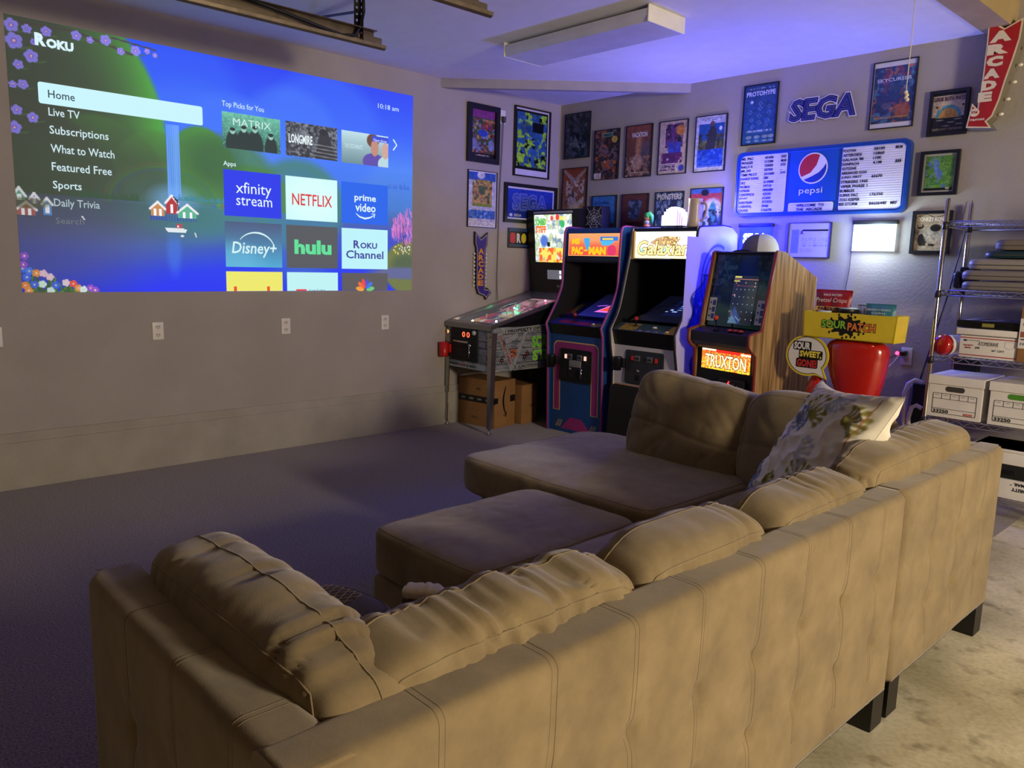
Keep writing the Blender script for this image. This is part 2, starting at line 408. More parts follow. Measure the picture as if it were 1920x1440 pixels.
b = perforated(t, 0, 0, 0, .75, .034, 'x').xf(Matrix.Translation((.0, -.15, .15)) @ Matrix.Rotation(-pi / 2 + .12, 4, 'Y') @ Matrix.Rotation(0, 4, 'Z')); b.build('cross_brace', dsteel, t)
MB().lathe([(.007, 0), (.009, .004), (.0, .01)], (.0, -.157, .02), 8, 'y').build('bolt', steel, t)
track(-2.69, 2.06, 'end of the second garage door rail at the top edge of the picture')
pts = [(1.18, -3.6, 2.60), (1.19, -3.3, 2.565), (1.19, -3.1, 2.54), (1.18, -2.96, 2.527), (1.175, -2.88, 2.545), (1.17, -2.84, 2.60), (1.17, -2.82, 2.68), (1.18, -2.83, 2.75)]
tag(MB().tube(pts, .009, 8).build('cable', mat('black_cable', (14, 13, 14), .5)), 'thick black cable slung along the garage door rail', 'cable')
# pull cord
t = thing('pull_cord', 'white pull cord with knotted end hanging before the sky poster', 'cord', (3.314, -.85, 2.75))
MB().tube([(0, 0, 0), (.002, 0, -.2), (.0, 0, -.45)], .0026, 6).build('string', pm('d8cfc0', .8), t)
kb = MB()
for dx, dz, r in ((0, -.455, .011), (.006, -.47, .011), (.002, -.483, .010), (.010, -.493, .011)): kb.lathe([(0, -r), (r * .7, -r * .7), (r, 0), (r * .7, r * .7), (0, r)], (dx, 0, dz), 8)
kb.build('knot', pm('e6dcb8', .8), t)
# ================================================================== sectional sofa
def suede():
    m = mat('tan_suede_upholstery', (140, 126, 100), .9, var=0, sheen=.3, spec=.12); nt = m.node_tree; N = nt.nodes; L = nt.links; b = N['Principled BSDF']
    tc = N.new('ShaderNodeTexCoord'); n = N.new('ShaderNodeTexNoise'); n.inputs['Scale'].default_value = 6; n.inputs['Detail'].default_value = 6; n.inputs['Roughness'].default_value = .65; L.new(tc.outputs['Object'], n.inputs['Vector'])
    r = N.new('ShaderNodeValToRGB'); e = r.color_ramp.elements; e[0].position = .3; e[1].position = .7; e[0].color = (*lin((120, 104, 76)), 1); e[1].color = (*lin((152, 134, 99)), 1)
    L.new(n.outputs['Fac'], r.inputs['Fac']); L.new(r.outputs[0], b.inputs['Base Color'])
    n2 = N.new('ShaderNodeTexNoise'); n2.inputs['Scale'].default_value = 420; L.new(tc.outputs['Object'], n2.inputs['Vector'])
    bp = N.new('ShaderNodeBump'); bp.inputs['Strength'].default_value = .12; bp.inputs['Distance'].default_value = .003; L.new(n2.outputs['Fac'], bp.inputs['Height']); L.new(bp.outputs[0], b.inputs['Normal'])
    return m
SU = suede(); SEAM = mat('upholstery_seam', (128, 113, 88), .9); LEGM = mat('black_leg_wood', (22, 20, 19), .45)
def backrest(name, parent, Lg, th, z0, z1, M, seams=(), tufts=(), seed=1, zi=.3):
    """upholstered frame panel: outer face, rolled top, inner face; tufts pull dimples into the outer face"""
    r = .022; path = [(0., z0 + (z1 - r - z0) * i / 44.) for i in range(45)]
    path += [(r - r * math.cos(a), z1 - r + r * math.sin(a)) for a in np.linspace(0, pi / 2, 6)[1:]]
    path += [(r + (th - 2 * r) * i / 5., z1) for i in range(1, 6)]
    path += [(th - r + r * math.sin(a), z1 - r + r * math.cos(a)) for a in np.linspace(0, pi / 2, 5)[1:]]
    path += [(th, z1 - r - (z1 - r - zi) * i / 3.) for i in range(1, 4)]
    path = np.array(path); nx = int(Lg / .012) + 1
    X = np.linspace(0, Lg, nx); gx, gk = np.meshgrid(X, np.arange(len(path))); y = path[gk, 0].copy(); z = path[gk, 1].copy()
    d = .006 * (fbm(gx * 3, z * 3, 0, seed) - .5) + .004 * (fbm(gx * 9, z * 5, 0, seed + 3) - .5)
    for s in seams: d += .0022 * np.exp(-((gx - s) / .006) ** 2) - .001 * np.exp(-((gx - s) / .03) ** 2)
    for tx, tz in tufts:
        rr = np.hypot(gx - tx, (z - tz) * .8); d += .010 * np.exp(-(rr / .018) ** 2) + .004 * np.exp(-(rr / .05) ** 2)
        d += .0035 * np.exp(-((gx - tx) / .006) ** 2) * np.exp(-((z - tz) / .06) ** 2)
        for sg in (-1, 1):   # diagonal pulls
            q = (gx - tx) - sg * (z - tz) * .8; d += .003 * np.exp(-(q / .012) ** 2) * np.exp(-(rr / .09) ** 2)
    out = np.where(y < r * .9, 1., np.where(z > z1 - .004, .35, 0)); y = y + d * np.where(y < r * .9, 1, 0)
    z = z - d * np.where((path[gk, 0] >= r * .9) & (z > z1 - .005), .6, 0)
    e = np.minimum(gx, Lg - gx); y = y + .022 * np.exp(-(e / .012) ** 2) * (path[gk, 0] < r * .9)
    co = np.stack([gx, y, z], -1); A = np.array(M); co = co @ A[:3, :3].T + A[:3, 3]
    o = grid_obj(name, co, SU, parent)
    n0 = co.shape[0]; me = o.data
    import bmesh
    b = bmesh.new(); b.from_mesh(me); b.verts.ensure_lookup_table()
    for c in (0, nx - 1):
        try: b.faces.new([b.verts[i * nx + c] for i in range(n0)])
        except ValueError: pass
    b.faces.new([b.verts[j] for j in range(nx)] + [b.verts[(n0 - 1) * nx + j] for j in range(nx - 1, -1, -1)])
    bmesh.ops.recalc_face_normals(b, faces=b.faces); b.to_mesh(me); b.free()
    for p in me.polygons: p.use_smooth = len(p.vertices) == 4
    # paired stitch lines
    for s in seams:
        for ds in (-.006, .006):
            k = int(round((s + ds) / Lg * (nx - 1)))
            pts = [tuple(co[i, k]) for i in range(6, 58)]
            MB().tube(pts, .0007, 4).build('stitch_line', SEAM, o)
    return o
def cushion(name, Lx, Ly, Lz, M, label, cat='cushion', group=None, seed=1, q=7., n=36, wr=.010, fr=13., crown=(0, 0, 0), sag=0, crease=None, seam='y', m=None, col=None, wdir='x', pinch=0., sp=(-.93, .93)):
    """stuffed cushion: rounded box with crowned faces and gathered wrinkles; seams run round its two main faces"""
    hx_, hy_, hz_ = Lx / 2, Ly / 2, Lz / 2
    def surf(a, b, c):
        s = (np.abs(a) ** q + np.abs(b) ** q + np.abs(c) ** q) ** (-1 / q); x, y, z = a * s, b * s, c * s
        X = x * hx_ * (1 + crown[0] * (1 - y * y) * (1 - z * z) - pinch * (1 - np.abs(y * z)) * 0); Y = y * hy_ * (1 + crown[1] * (1 - x * x) * (1 - z * z)); Z = z * hz_ * (1 + crown[2] * (1 - x * x) * (1 - y * y))
        if pinch: X = X * (1 - pinch * (1 - z * z)); Z = Z * (1 - pinch * (1 - x * x))
        nx_, ny_, nz_ = [np.sign(t) * np.abs(t) ** (q - 1) / h for t, h in ((x, hx_), (y, hy_), (z, hz_))]; ln = np.sqrt(nx_ ** 2 + ny_ ** 2 + nz_ ** 2) + 1e-9
        if wdir == 'x': p, o1, o2 = X * fr, Y * 4, Z * 4
        elif wdir == 'y': p, o1, o2 = Y * fr, X * 4, Z * 4
        else: p, o1, o2 = (X + Y * .6) * fr, (Y - X * .4) * 5, Z * 5
        n1 = fbm(p + 2.2 * noise(o1 * 1.3, o2 * 1.3, 0, seed + 5), o1, o2, seed, 2); rid = (1 - np.abs(2 * n1 - 1)) ** 3.2
        mask = np.clip((fbm(X * 3, Y * 3, Z * 3, seed + 9) - .33) * 4, 0, 1)
        edge = 1.
        d = -wr * rid * mask * edge + wr * .8 * (fbm(X * 7, Y * 7, Z * 7, seed + 2) - .5)
        if len(sp) == 1 or abs(sp[0]) < .9: d = d - .007 * np.exp(-((y - sp[-1]) / .09) ** 2)
        if crease is not None: d = d + crease(x, y, z)
        if sag: d = d - sag * np.clip(z, 0, 1) * np.exp(-(x ** 2 + y ** 2) * 1.2)
        return X + d * nx_ / ln, Y + d * ny_ / ln, Z + d * nz_ / ln
    vs = {}; V = []; F = []; UV = []
    g = np.tan(np.linspace(-1, 1, n + 1) * .82) / math.tan(.82)
    A, B = np.meshgrid(g, g, indexing='ij'); one = np.ones_like(A); off = 0; allco = []; faces = []
    for ax, sg in ((0, 1), (0, -1), (1, 1), (1, -1), (2, 1), (2, -1)):
        t = [None] * 3; t[ax] = one * sg; t[(ax + 1) % 3] = A; t[(ax + 2) % 3] = B
        x, y, z = surf(*t); allco.append(np.stack([x, y, z], -1).reshape(-1, 3)); UV.append(np.stack([t[0], t[1], t[2]], -1).reshape(-1, 3))
        i = np.arange(n)[:, None] * (n + 1) + np.arange(n)[None]; f = np.stack([i, i + n + 1, i + n + 2, i + 1], -1).reshape(-1, 4)
        if sg < 0: f = f[:, ::-1]
        faces.append(f + off); off += (n + 1) ** 2
    co = np.concatenate(allco); fs = np.concatenate(faces); uv = np.concatenate(UV)
    key = np.round(co * 2e5).astype(np.int64); _, first, inv = np.unique(key, axis=0, return_index=True, return_inverse=True); inv = inv.ravel(); co = co[first]; fs = inv[fs]; uv = uv[first]
    Am = np.array(M); loc = Am[:3, 3]; R3 = Am[:3, :3]
    root = thing(name, label, cat, tuple(loc), 0, group); cr = co @ R3.T
    me = bpy.data.meshes.new('cover'); me.from_pydata(cr.tolist(), [], fs.tolist()); me.polygons.foreach_set('use_smooth', [True] * len(fs)); me.materials.append(m or SU)
    if col is not None:
        at_ = me.color_attributes.new('Col', 'FLOAT_COLOR', 'POINT'); c = np.ones((len(co), 4)); c[:, :3] = lin(col(uv, co)); at_.data.foreach_set('color', c.ravel().astype(np.float32))
    me.update(); o = bpy.data.objects.new('cover', me); COL.objects.link(o); o.parent = root
    if seam:
        k = np.linspace(-.96, .96, 50); one = np.ones(50)
        for sg in sp:
            loop = []
            for (a, c) in ((k, one), (one, -k), (-k, -one), (-one, k)):
                t = surf(a, one * sg, c) if seam == 'y' else surf(a, c, one * sg)
                loop.append(np.stack(t, -1))
            lp = np.concatenate(loop) @ R3.T
            MB().tube([tuple(p) for p in lp], .0019, 5, closed=True).build('piping', SU if m is None else m, root)
    return root
def TR(x, y, z, rz=0, rx=0, ry=0): return Matrix.Translation((x, y, z)) @ Matrix.Rotation(rz, 4, 'Z') @ Matrix.Rotation(ry, 4, 'Y') @ Matrix.Rotation(rx, 4, 'X')
ZB = .722
# --- near section with the low arm
t = thing('sofa_section', 'long tan suede sofa section with tufted back and low arm nearest the camera', 'sofa', (3.41, -4.905, 0))
off = Matrix.Translation((-3.41, 4.905, 0))
sy = [-3.117 - .2215 * k for k in range(8)]
backrest('backrest', t, 1.950, .105, .115, ZB, off @ TR(4.255, -4.905, 0, pi / 2), [y + 4.905 for y in sy], [(y + 4.905, z) for y in sy for z in (.495, .303)], 3)
backrest('armrest', t, .84, .105, .115, ZB, off @ TR(3.41, -4.905, 0, 0), [.24, .46, .68], [(x, z) for x in (.24, .46, .68) for z in (.495, .303)], 8)
MB().bbox(.02, .74, .1, 1.95, .115, .29, .02).build('seat_base', SU, t)
for x, y in ((.80, 1.90), (.80, .06), (.05, .06), (.05, 1.90)): MB().prism([(x - .04, y - .04), (x + .04, y - .04), (x + .04, y + .04), (x - .04, y + .04)], 0.0, .118, 'z').build('leg', LEGM, t)
# --- corner section with the chaise
t = thing('corner_section', 'tan suede corner section with chaise beside the arcade cabinets', 'sofa', (3.41, -1.99, 0))
off = Matrix.Translation((-3.41, 1.99, 0))
sy = [-2.19, -2.43, -2.67]
backrest('backrest', t, .95, .105, .115, ZB, off @ TR(4.25, -2.942, 0, pi / 2), [y + 2.942 for y in sy], [(y + 2.942, z) for y in sy for z in (.495, .303)], 5)
backrest('backrest', t, 1.49, .105, .115, ZB, off @ TR(4.24, -1.99, 0, pi), [.25 * k + .2 for k in range(5)], [], 6)
MB().bbox(-1.08, .72, -.93, -.09, .115, .285, .025).build('seat_base', SU, t)
for x, y in ((.80, -.90), (.80, -.08), (-1.04, -.9), (-1.04, -.12), (.0, -.9)): MB().prism([(x - .04, y - .04), (x + .04, y - .04), (x + .04, y + .04), (x - .04, y + .04)], 0.0, .118, 'z').build('leg', LEGM, t)
# --- seat cushions
cushion('seat_cushion', 1.15, 1.00, .185, TR(2.85, -2.55, .372), 'wide tan chaise seat cushion reaching out in front of the cabinets', group='sofa seat cushions', seed=11, q=9, wr=.006, fr=7, crown=(0, 0, .12), seam='z', wdir='d', n=44)
cushion('seat_cushion', .72, .95, .18, TR(3.79, -2.53, .365), 'dark corner seat cushion under the floral pillow', group='sofa seat cushions', seed=12, q=9, wr=.005, fr=8, crown=(0, 0, .10), seam='z')
cushion('seat_cushion', .74, .62, .18, TR(3.79, -3.32, .368), 'middle seat cushion between ottoman and back', group='sofa seat cushions', seed=13, q=8, wr=.006, fr=11, crown=(0, 0, .16), seam='z', wdir='d')
cushion('seat_cushion', .74, 1.15, .18, TR(3.79, -4.215, .368), 'seat cushion inside the low arm at the near end', group='sofa seat cushions', seed=14, q=8, wr=.006, fr=11, crown=(0, 0, .10), seam='z', wdir='d')
# --- ottoman
t = thing('ottoman', 'square tan suede ottoman pushed against the sofa seat', 'ottoman', (3.135, -3.49, 0))
MB().bbox(-.275, .275, -.385, .385, .09, .275, .02).build('base', SU, t)
for x in (-.23, .23):
    for y in (-.34, .34): MB().prism([(x - .035, y - .035), (x + .035, y - .035), (x + .035, y + .035), (x - .035, y + .035)], 0.0, .092, 'z').build('leg', LEGM, t)
c = cushion('top_cushion', .58, .80, .18, TR(0, 0, .362), 'x', seed=15, q=9, wr=.006, fr=10, crown=(0, 0, .12), seam='z', wdir='d', n=40)
for ch in list(c.children):
    ch.parent = t; ch.location = (0, 0, .362)
    if ch.name.startswith('cover'): ch.name = 'top_cushion'
bpy.data.objects.remove(c)
# --- back cushions on the long back
def bc(y0, y1, lab, seed, lean=.16, hgt=.43, x=4.065, zc=.572, th=.20, **k):
    Lg = y1 - y0
    return cushion('back_cushion', Lg, th, hgt, TR(x, (y0 + y1) / 2, zc, pi / 2, lean), lab, group='loose sofa back cushions', seed=seed, q=5., wr=.020, fr=24, crown=(.02, .14, .04), n=64, sp=(-.93, .42), **k)
bc(-4.745, -4.085, 'back cushion nearest the low arm on the long back', 21)
bc(-4.105, -3.56, 'second back cushion from the low arm on the long back', 22, zc=.565)
bc(-3.575, -2.985, 'third back cushion from the low arm, just before the section joint', 23, zc=.56)
bc(-3.02, -2.03, 'long corner back cushion at the far right end of the sofa', 24, zc=.59, hgt=.45)
cushion('back_cushion', .78, .20, .43, TR(3.80, -4.715, .58, 0, .10), 'bolster cushion leaning along the low near arm', group='loose sofa back cushions', seed=25, q=4.6, wr=.022, fr=24, crown=(.02, .14, .04), n=64, sp=(-.93, .15))
cr = lambda x, y, z: -.005 * np.exp(-((z + .12 + .05 * np.sin(x * 3)) / .04) ** 2) * (y < -.2) - .010 * np.exp(-((x * .9) ** 2 + (z + .12) ** 2) / .012) * (y < -.2)
cushion('back_cushion', .64, .24, .48, TR(3.05, -2.22, .605, .02, -.20, .09), 'plump back cushion standing on the chaise in front of the lit marquee', group='loose sofa back cushions', seed=26, q=5.5, wr=.014, fr=9, crown=(.02, .2, .03), crease=cr, n=56)
cushion('back_cushion', .62, .24, .46, TR(3.63, -2.23, .61, -.03, -.20), 'shaded back cushion between the chaise cushion and the floral pillow', group='loose sofa back cushions', seed=27, q=4.5, wr=.012, fr=9, crown=(.02, .2, .05), crease=cr)
# --- floral throw pillow
fp = Pic(150, 150, 'ece6d4')
rr = random.Random(8)
def frond(u, v, a, L, c, n=7, wd=.012, al=.9):
    for k in range(n):
        b = a + (k - (n - 1) / 2) * .34; l = L * (1 - .08 * abs(k - n / 2)); x1, y1 = u + l * math.cos(b), v + l * math.sin(b)
        fp.line(u, v, x1, y1, wd, c, al); fp.ell(x1, y1, wd * 1.7, wd * 1.7, c, .5, al)
for u, v, a, L, c, n in ((.12, .80, .6, .17, '8b8a3c', 9), (.45, .70, 1.0, .2, '8a8334', 9), (.30, .20, -.6, .15, '7f7a30', 9), (.72, .26, 2.4, .2, '857f32', 11), (.80, .72, .5, .16, '8f8a44', 7), (.22, .58, .3, .15, '8d98b0', 6), (.33, .64, .6, .14, '6f7c9c', 7), (.05, .18, 1.2, .13, '7486b4', 8), (.04, .06, .4, .12, '7084b8', 7), (.14, .42, 1.4, .10, '70767e', 6), (.62, .9, -1, .14, 'a8b0b8', 7), (.55, .45, .2, .15, 'b8bcc0', 7)):
    frond(u, v, a, L, c, n)
for k in range(2): fp.line(.95 - .035 * k, .1, .95 - .035 * k, .95, .006, 'a86a48', .8)
def fcol(uv, co):
    u = np.clip(((uv[:, 0] + 1) / 2 * 149).astype(int), 0, 149); v = np.clip(((uv[:, 2] + 1) / 2 * 149).astype(int), 0, 149)
    u = np.where(uv[:, 1] > 0, 149 - u, u); return fp.a[v, u]
rv = Vector((.43, -.35, .03)).normalized(); uv_ = Vector((.13, .17, .43)); uv_ = (uv_ - rv * uv_.dot(rv)).normalized(); nv = rv.cross(uv_)   # front normal is -y local
ctr = (Vector((4.128, -2.75, .93)) + Vector((3.56, -2.57, .47))) / 2
Mp = Matrix(((rv.x, -nv.x, uv_.x, ctr.x), (rv.y, -nv.y, uv_.y, ctr.y), (rv.z, -nv.z, uv_.z, ctr.z), (0, 0, 0, 1)))
t = thing('throw_pillow', 'off-white throw pillow with blue and green fronds in the sofa corner', 'pillow', tuple(ctr))
PF = print_mat('floral_cotton', rough=.9, spec=.1); R3p = np.array(Mp)[:3, :3]
a = np.linspace(-1, 1, 101); A_, C_ = np.meshgrid(a, a)
for sg, nm in ((-1, 'front_cover'), (1, 'back_cover')):
    hx2 = .285; X = hx2 * A_ * (1 - .15 * (1 - C_ ** 2) * A_ ** 2); Z = hx2 * C_ * (1 - .15 * (1 - A_ ** 2) * C_ ** 2)
    bulge = ((1 - A_ ** 2) * (1 - C_ ** 2)) ** .5; r1 = np.hypot(A_, C_); th_ = np.arctan2(C_, A_)
    fold = .016 * (fbm(th_ * 5.5, r1 * 2, sg, 71) - .5) * np.clip(r1 - .25, 0, 1) * 2 + .014 * ((1 - np.abs(2 * fbm(A_ * 2.2 + C_ * 1.4, C_ * 3 - A_, sg, 75) - 1)) ** 4 - .3)
    Y = sg * (.098 * bulge + .0006 + fold * np.clip(bulge * 3, 0, 1)); Y = Y + .03 * A_ ** 2 * C_ - .02 * C_ ** 2
    co = np.stack([X, Y, Z], -1) @ R3p.T; o = grid_obj(nm, co, PF, t)
    uu = np.clip(((A_ if sg < 0 else -A_) + 1) / 2 * 149, 0, 149).astype(int); vv = np.clip((C_ + 1) / 2 * 149, 0, 149).astype(int)
    at_ = o.data.color_attributes.new('Col', 'FLOAT_COLOR', 'POINT'); c = np.ones((101 * 101, 4)); c[:, :3] = lin(fp.a[vv, uu]).reshape(-1, 3); at_.data.foreach_set('color', c.ravel().astype(np.float32))
# --- grey net pillow and brown pouch on the near seat
nt_ = cushion('throw_pillow', .26, .26, .09, TR(3.535, -4.43, .508, .2, .05), 'grey pillow with gold net pattern lying by the low arm', 'pillow', seed=33, q=3, n=24, wr=.004, crown=(0, 0, .3), m=mat('grey_pillow_cloth', (92, 82, 74), .9), seam='z')
b = MB()
for k in range(-7, 8):
    for sg in (-1, 1):
        pts = []
        for i in range(14):
            tt = -1 + 2 * i / 13; x = k * .02 - .02 + tt * .04 * sg; y = .0 + tt * .08; 
            if -.115 < x < .04: pts.append((x, y, .058 * (1 - (x / .15) ** 4) * (1 - (y / .15) ** 4) + .002))
        if len(pts) > 2: b.tube(pts, .0011, 4)
g_ = b.xf(Matrix.Rotation(.2, 4, 'Z')).build('net', mat('gold_thread', (190, 168, 110), .6), nt_, kind='stuff')
t = thing('storage_pouch', 'small brown pouch with quilted cream lid beside the ottoman', 'pouch', (3.565, -4.185, .462), .75)
MB().bbox(-.05, .05, -.03, .03, 0, .062, .008).build('pouch_body', mat('brown_pouch_cloth', (92, 74, 44), .8), t)
lid = cushion('lid', .108, .07, .030, TR(0, 0, .07), 'x', seed=41, q=3.5, n=16, wr=.006, fr=40, crown=(0, 0, .25), m=mat('cream_quilted_cloth', (226, 214, 176), .85), seam=None)
for ch in list(lid.children): ch.parent = t; ch.location = (0, 0, .07); ch.name = 'lid'
bpy.data.objects.remove(lid)
# ================================================================== projected picture on the left wall
def screen():
    t = thing('projected_picture', 'large bright streaming menu projected on the left wall', 'projection', (0.0005, -4.29, 1.11), pi / 2)
    W_, H_ = 2.655, 1.465
    p = Pic(500, 276, '1c4cf0', W_ / H_); u, v = p.u, p.v
    stops = [(0, (16, 44, 240)), (.12, (24, 56, 235)), (.28, (58, 78, 190)), (.36, (60, 100, 175)), (.42, (60, 120, 205)), (.62, (70, 130, 245)), (.8, (40, 92, 245)), (1, (24, 62, 240))]
    xs = [s[0] for s in stops]; p.a = np.stack([np.interp(v, xs, [s[1][k] for s in stops]) for k in range(3)], -1)
    for cu, cv, r, c in ((.38, .55, .20, (74, 130, 250)), (.46, .62, .14, (84, 140, 252)), (.72, .75, .17, (52, 110, 250)), (.30, .82, .18, (40, 98, 248)), (.62, .72, .13, (66, 122, 250))): p.ell(cu, cv, r, r * 1.6, c, .25, .5)
    # far hills
    p.ell(.64, .40, .13, .21, (62, 128, 120), .2); p.ell(.64, .30, .11, .26, (60, 116, 190), .5, .6)
    m = p.em(.385, .40, .10, .30, .05); p.mix(m * (v > .37), (70, 140, 62)); p.mix(p.em(.37, .44, .075, .2, .6) * (v > .37), (58, 108, 66)); p.mix(p.em(.50, .34, .14, .22, .1) * (v > .36) * .85, (72, 132, 72))
    # big left hill
    m = p.em(.06, .62, .245, .52, .05) * (v > .37); g = np.clip((u - .08) / .2, 0, 1)[..., None]
    p.a = p.a * (1 - m[..., None]) + m[..., None] * (np.array((60, 74, 58)) * (1 - g) + np.array((74, 158, 62)) * g)
    p.mix(p.em(.10, .66, .14, .3, .8) * .75, (58, 72, 58))
    m = p.em(.16, .35, .16, .34, .05) * (v > .37); p.mix(m * .85, (66, 104, 58)); p.mix(p.em(.28, .42, .1, .24, .05) * (v > .37) * .6, (72, 128, 60))
    m = p.em(-.02, .30, .24, .42, .04) * (v > .37); p.mix(m, (62, 76, 60)); p.mix(p.em(.02, .5, .12, .2, .9) * .6, (58, 64, 56))
    # lake
    lk = np.clip((.375 - v) / .01, 0, 1); p.mix(lk * np.clip((.30 - u) / .28, 0, 1) * np.clip((v - .02) / .3, 0, 1) * .8, (76, 82, 118)); p.mix(lk * p.em(.30, .28, .2, .14, .9) * .55, (70, 120, 140)); p.mix(lk * p.em(.36, .34, .14, .07, .9) * .5, (66, 150, 150))
    p.mix(p.em(.30, .38, .12, .10, .9) * (v > .36) * .6, (80, 150, 235))
    p.mix(p.em(.315, .18, .016, .1, .8) * .5, (60, 130, 255))
    # rainbow
    d = np.hypot((u - .302) / .125, (v - .37) / .15); up = (v > .36)
    for r, w_, c in ((1.06, .05, (150, 120, 70)), (.98, .06, (90, 185, 60)), (.90, .06, (60, 110, 225))): p.mix(np.clip(1 - np.abs(d - r) / w_, 0, 1) * up * .75, c)
    p.mix(p.em(.12, .46, .26, .16, .8) * (v > .37) * .8, (60, 78, 58)); p.mix(p.em(.44, .50, .13, .17, .25) * (v > .38) * .75, (66, 124, 62)); p.mix(p.em(.42, .56, .06, .1, .8) * (v > .38) * .6, (50, 92, 60))
    p.mix((v < .375) * p.em(.10, .33, .30, .10, .9) * .75, (62, 78, 74)); p.mix((v < .375) * p.em(.40, .30, .16, .08, .9) * .5, (58, 128, 120)); p.mix((v < .375) * p.em(.05, .18, .22, .16, .9) * .55, (84, 88, 140))
    # waterfall
    mm = ((u > .305) & (u < .336) & (v > .38) & (v < .69)); p.mix(mm * .85, (70, 134, 250)); 
    for k in range(7): p.line(.309 + k * .0042, .69, .308 + k * .0045, .40, .0035, (150, 200, 255), .45)
    p.mix(p.em(.32, .39, .05, .05, .9) * .5, (120, 180, 250))
    # pines along the shores
    rr = random.Random(4)
    for k in range(70):
        x = .10 + .14 * rr.random(); hh = .02 + .02 * rr.random(); p.poly([(x - .004, .368), (x + .004, .368), (x, .368 + hh)], (50, 84, 62), .8)
    for k in range(60):
        x = .33 + .12 * rr.random(); hh = .012 + .02 * rr.random(); p.poly([(x - .003, .385), (x + .003, .385), (x, .385 + hh)], (58, 132, 150), .8)
    for k in range(25):
        x = .91 + .08 * rr.random(); p.poly([(x - .002, .52), (x + .002, .52), (x, .535 + .03 * rr.random())], (44, 96, 210), .7)
    # houses on stilts
    def house(x0, x1, z0, z1, zr, c, roof='38304a', st=0, side=None):
        xm = (x0 + x1) / 2
        if st:
            k = x0
            while k < x1: p.line(k, z0 - st, k, z0, .003, (40, 70, 190)); k += .006
        p.rect(x0, z0, x1, z1, c); p.poly([(x0, z1), (x1, z1), (xm, zr)], c)
        p.line(x0 - .002, z1 - .002, xm, zr, .006, 'f0f0f4'); p.line(x1 + .002, z1 - .002, xm, zr, .006, 'f0f0f4')
        for wx in (.32, .68) if x1 - x0 > .03 else (.5,):
            for wz in (.62, .25): p.rect(x0 + (x1 - x0) * wx - .003, z0 + (z1 - z0) * wz - .006, x0 + (x1 - x0) * wx + .003, z0 + (z1 - z0) * wz + .012, 'f4f4f8')
    house(.266, .297, .315, .345, .372, 'c98a50', st=.016); house(.301, .326, .325, .372, .402, 'b03038', st=.028); house(.327, .371, .313, .335, .368, '58b090', st=.014)
    p.poly([(.315, .402), (.326, .372), (.330, .33), (.328, .385)], '3a2438')
    house(-.004, .016, .345, .36, .39, '60a890'); house(.026, .040, .335, .352, .372, '6a6ad0'); house(.001, .034, .290, .312, .338, 'a8605a'); house(.048, .064, .295, .335, .357, '5a90d0')
    p.ell(.02, .335, .04, .02, (88, 90, 56), .4, .6)
    # boat
    p.poly([(.296, .268), (.347, .266), (.343, .25), (.302, .25)], 'dfe8ec'); p.rect(.322, .268, .336, .285, 'b04858'); p.rect(.324, .27, .329, .28, 'e8eef4')
    p.line(.365, .25, .368, .235, .003, 'f0f0d8'); p.line(.122, .295, .126, .285, .003, 'ffffff'); p.ell(.335, .236, .004, .005, 'e8e8e8', .5)
    # pink tree on the islet
    p.mix(p.em(.99, .12, .09, .14, .12), (108, 118, 66)); p.mix(p.em(.98, .13, .05, .06, .6) * .8, (70, 90, 70)); p.mix(p.em(.975, .09, .12, .03, .5), (92, 100, 150))
    p.line(.972, .2, .968, .36, .005, (90, 60, 90))
    for k in range(150):
        a = rr.random() * 6.28; q = rr.random() ** .5; cx, cy, rx, ry = rr.choice([(.955, .365, .022, .04), (.985, .375, .02, .06), (.945, .315, .018, .035), (.98, .31, .02, .05)])
        x, z = cx + rx * q * math.cos(a), cy + ry * q * math.sin(a); p.line(x, z, x + .002, z - .03, .003, rr.choice(['d878c8', 'e08ad0', 'c060b8']), .8)
    for k in range(30): p.ell(.935 + .06 * rr.random(), .19 + .05 * rr.random(), .002, .004, rr.choice(['e8c850', 'f0e090', 'f0f0f0']), .6)
    # blossom branch and meadow flowers
    p.line(.0, .98, .13, .985, .004, (70, 60, 60)); p.line(.13, .985, .24, .94, .006, (70, 66, 70)); p.line(.2, .99, .29, .975, .004, (70, 60, 80))
    for cu, cv, r in [(.012, .965, .062), (.039, .962, .042), (.074, .965, .048), (.015, .912, .075), (.05, .92, .03), (.044, .868, .062), (.02, .831, .045), (.008, .758, .035), (.026, .763, .046), (.13, .972, .048), (.156, .965, .034), (.187, .976, .052), (.217, .945, .038), (.248, .958, .05), (.272, .965, .03), (.289, .955, .026), (.012, .669, .048), (.04, .649, .05), (.006, .606, .06)]:
        r *= .36
        for k in range(5): a = k * 2 * pi / 5 + cu * 40; p.ell(cu + .6 * r / 1.8 * math.cos(a), cv + .6 * r * math.sin(a), r * .5 / 1.8, r * .5, '8c82ee', .25)
        p.ell(cu, cv, r * .35 / 1.8, r * .35, '6a5ad8', .3); p.ell(cu, cv, r * .2 / 1.8, r * .2, 'f0b0b0', .3)
        p.ell(cu + r * .8, cv - r * .7, r * .5, r * .16, '4a6a3c', .4, .7, .5)
    for k in range(60): x = rr.random() * .14; p.line(x, 0, x + (rr.random() - .5) * .02, max(.01, (.10 - x * .7)) * rr.random(), .004, rr.choice(['4a7a30', '5a8a38', '3a6028']))
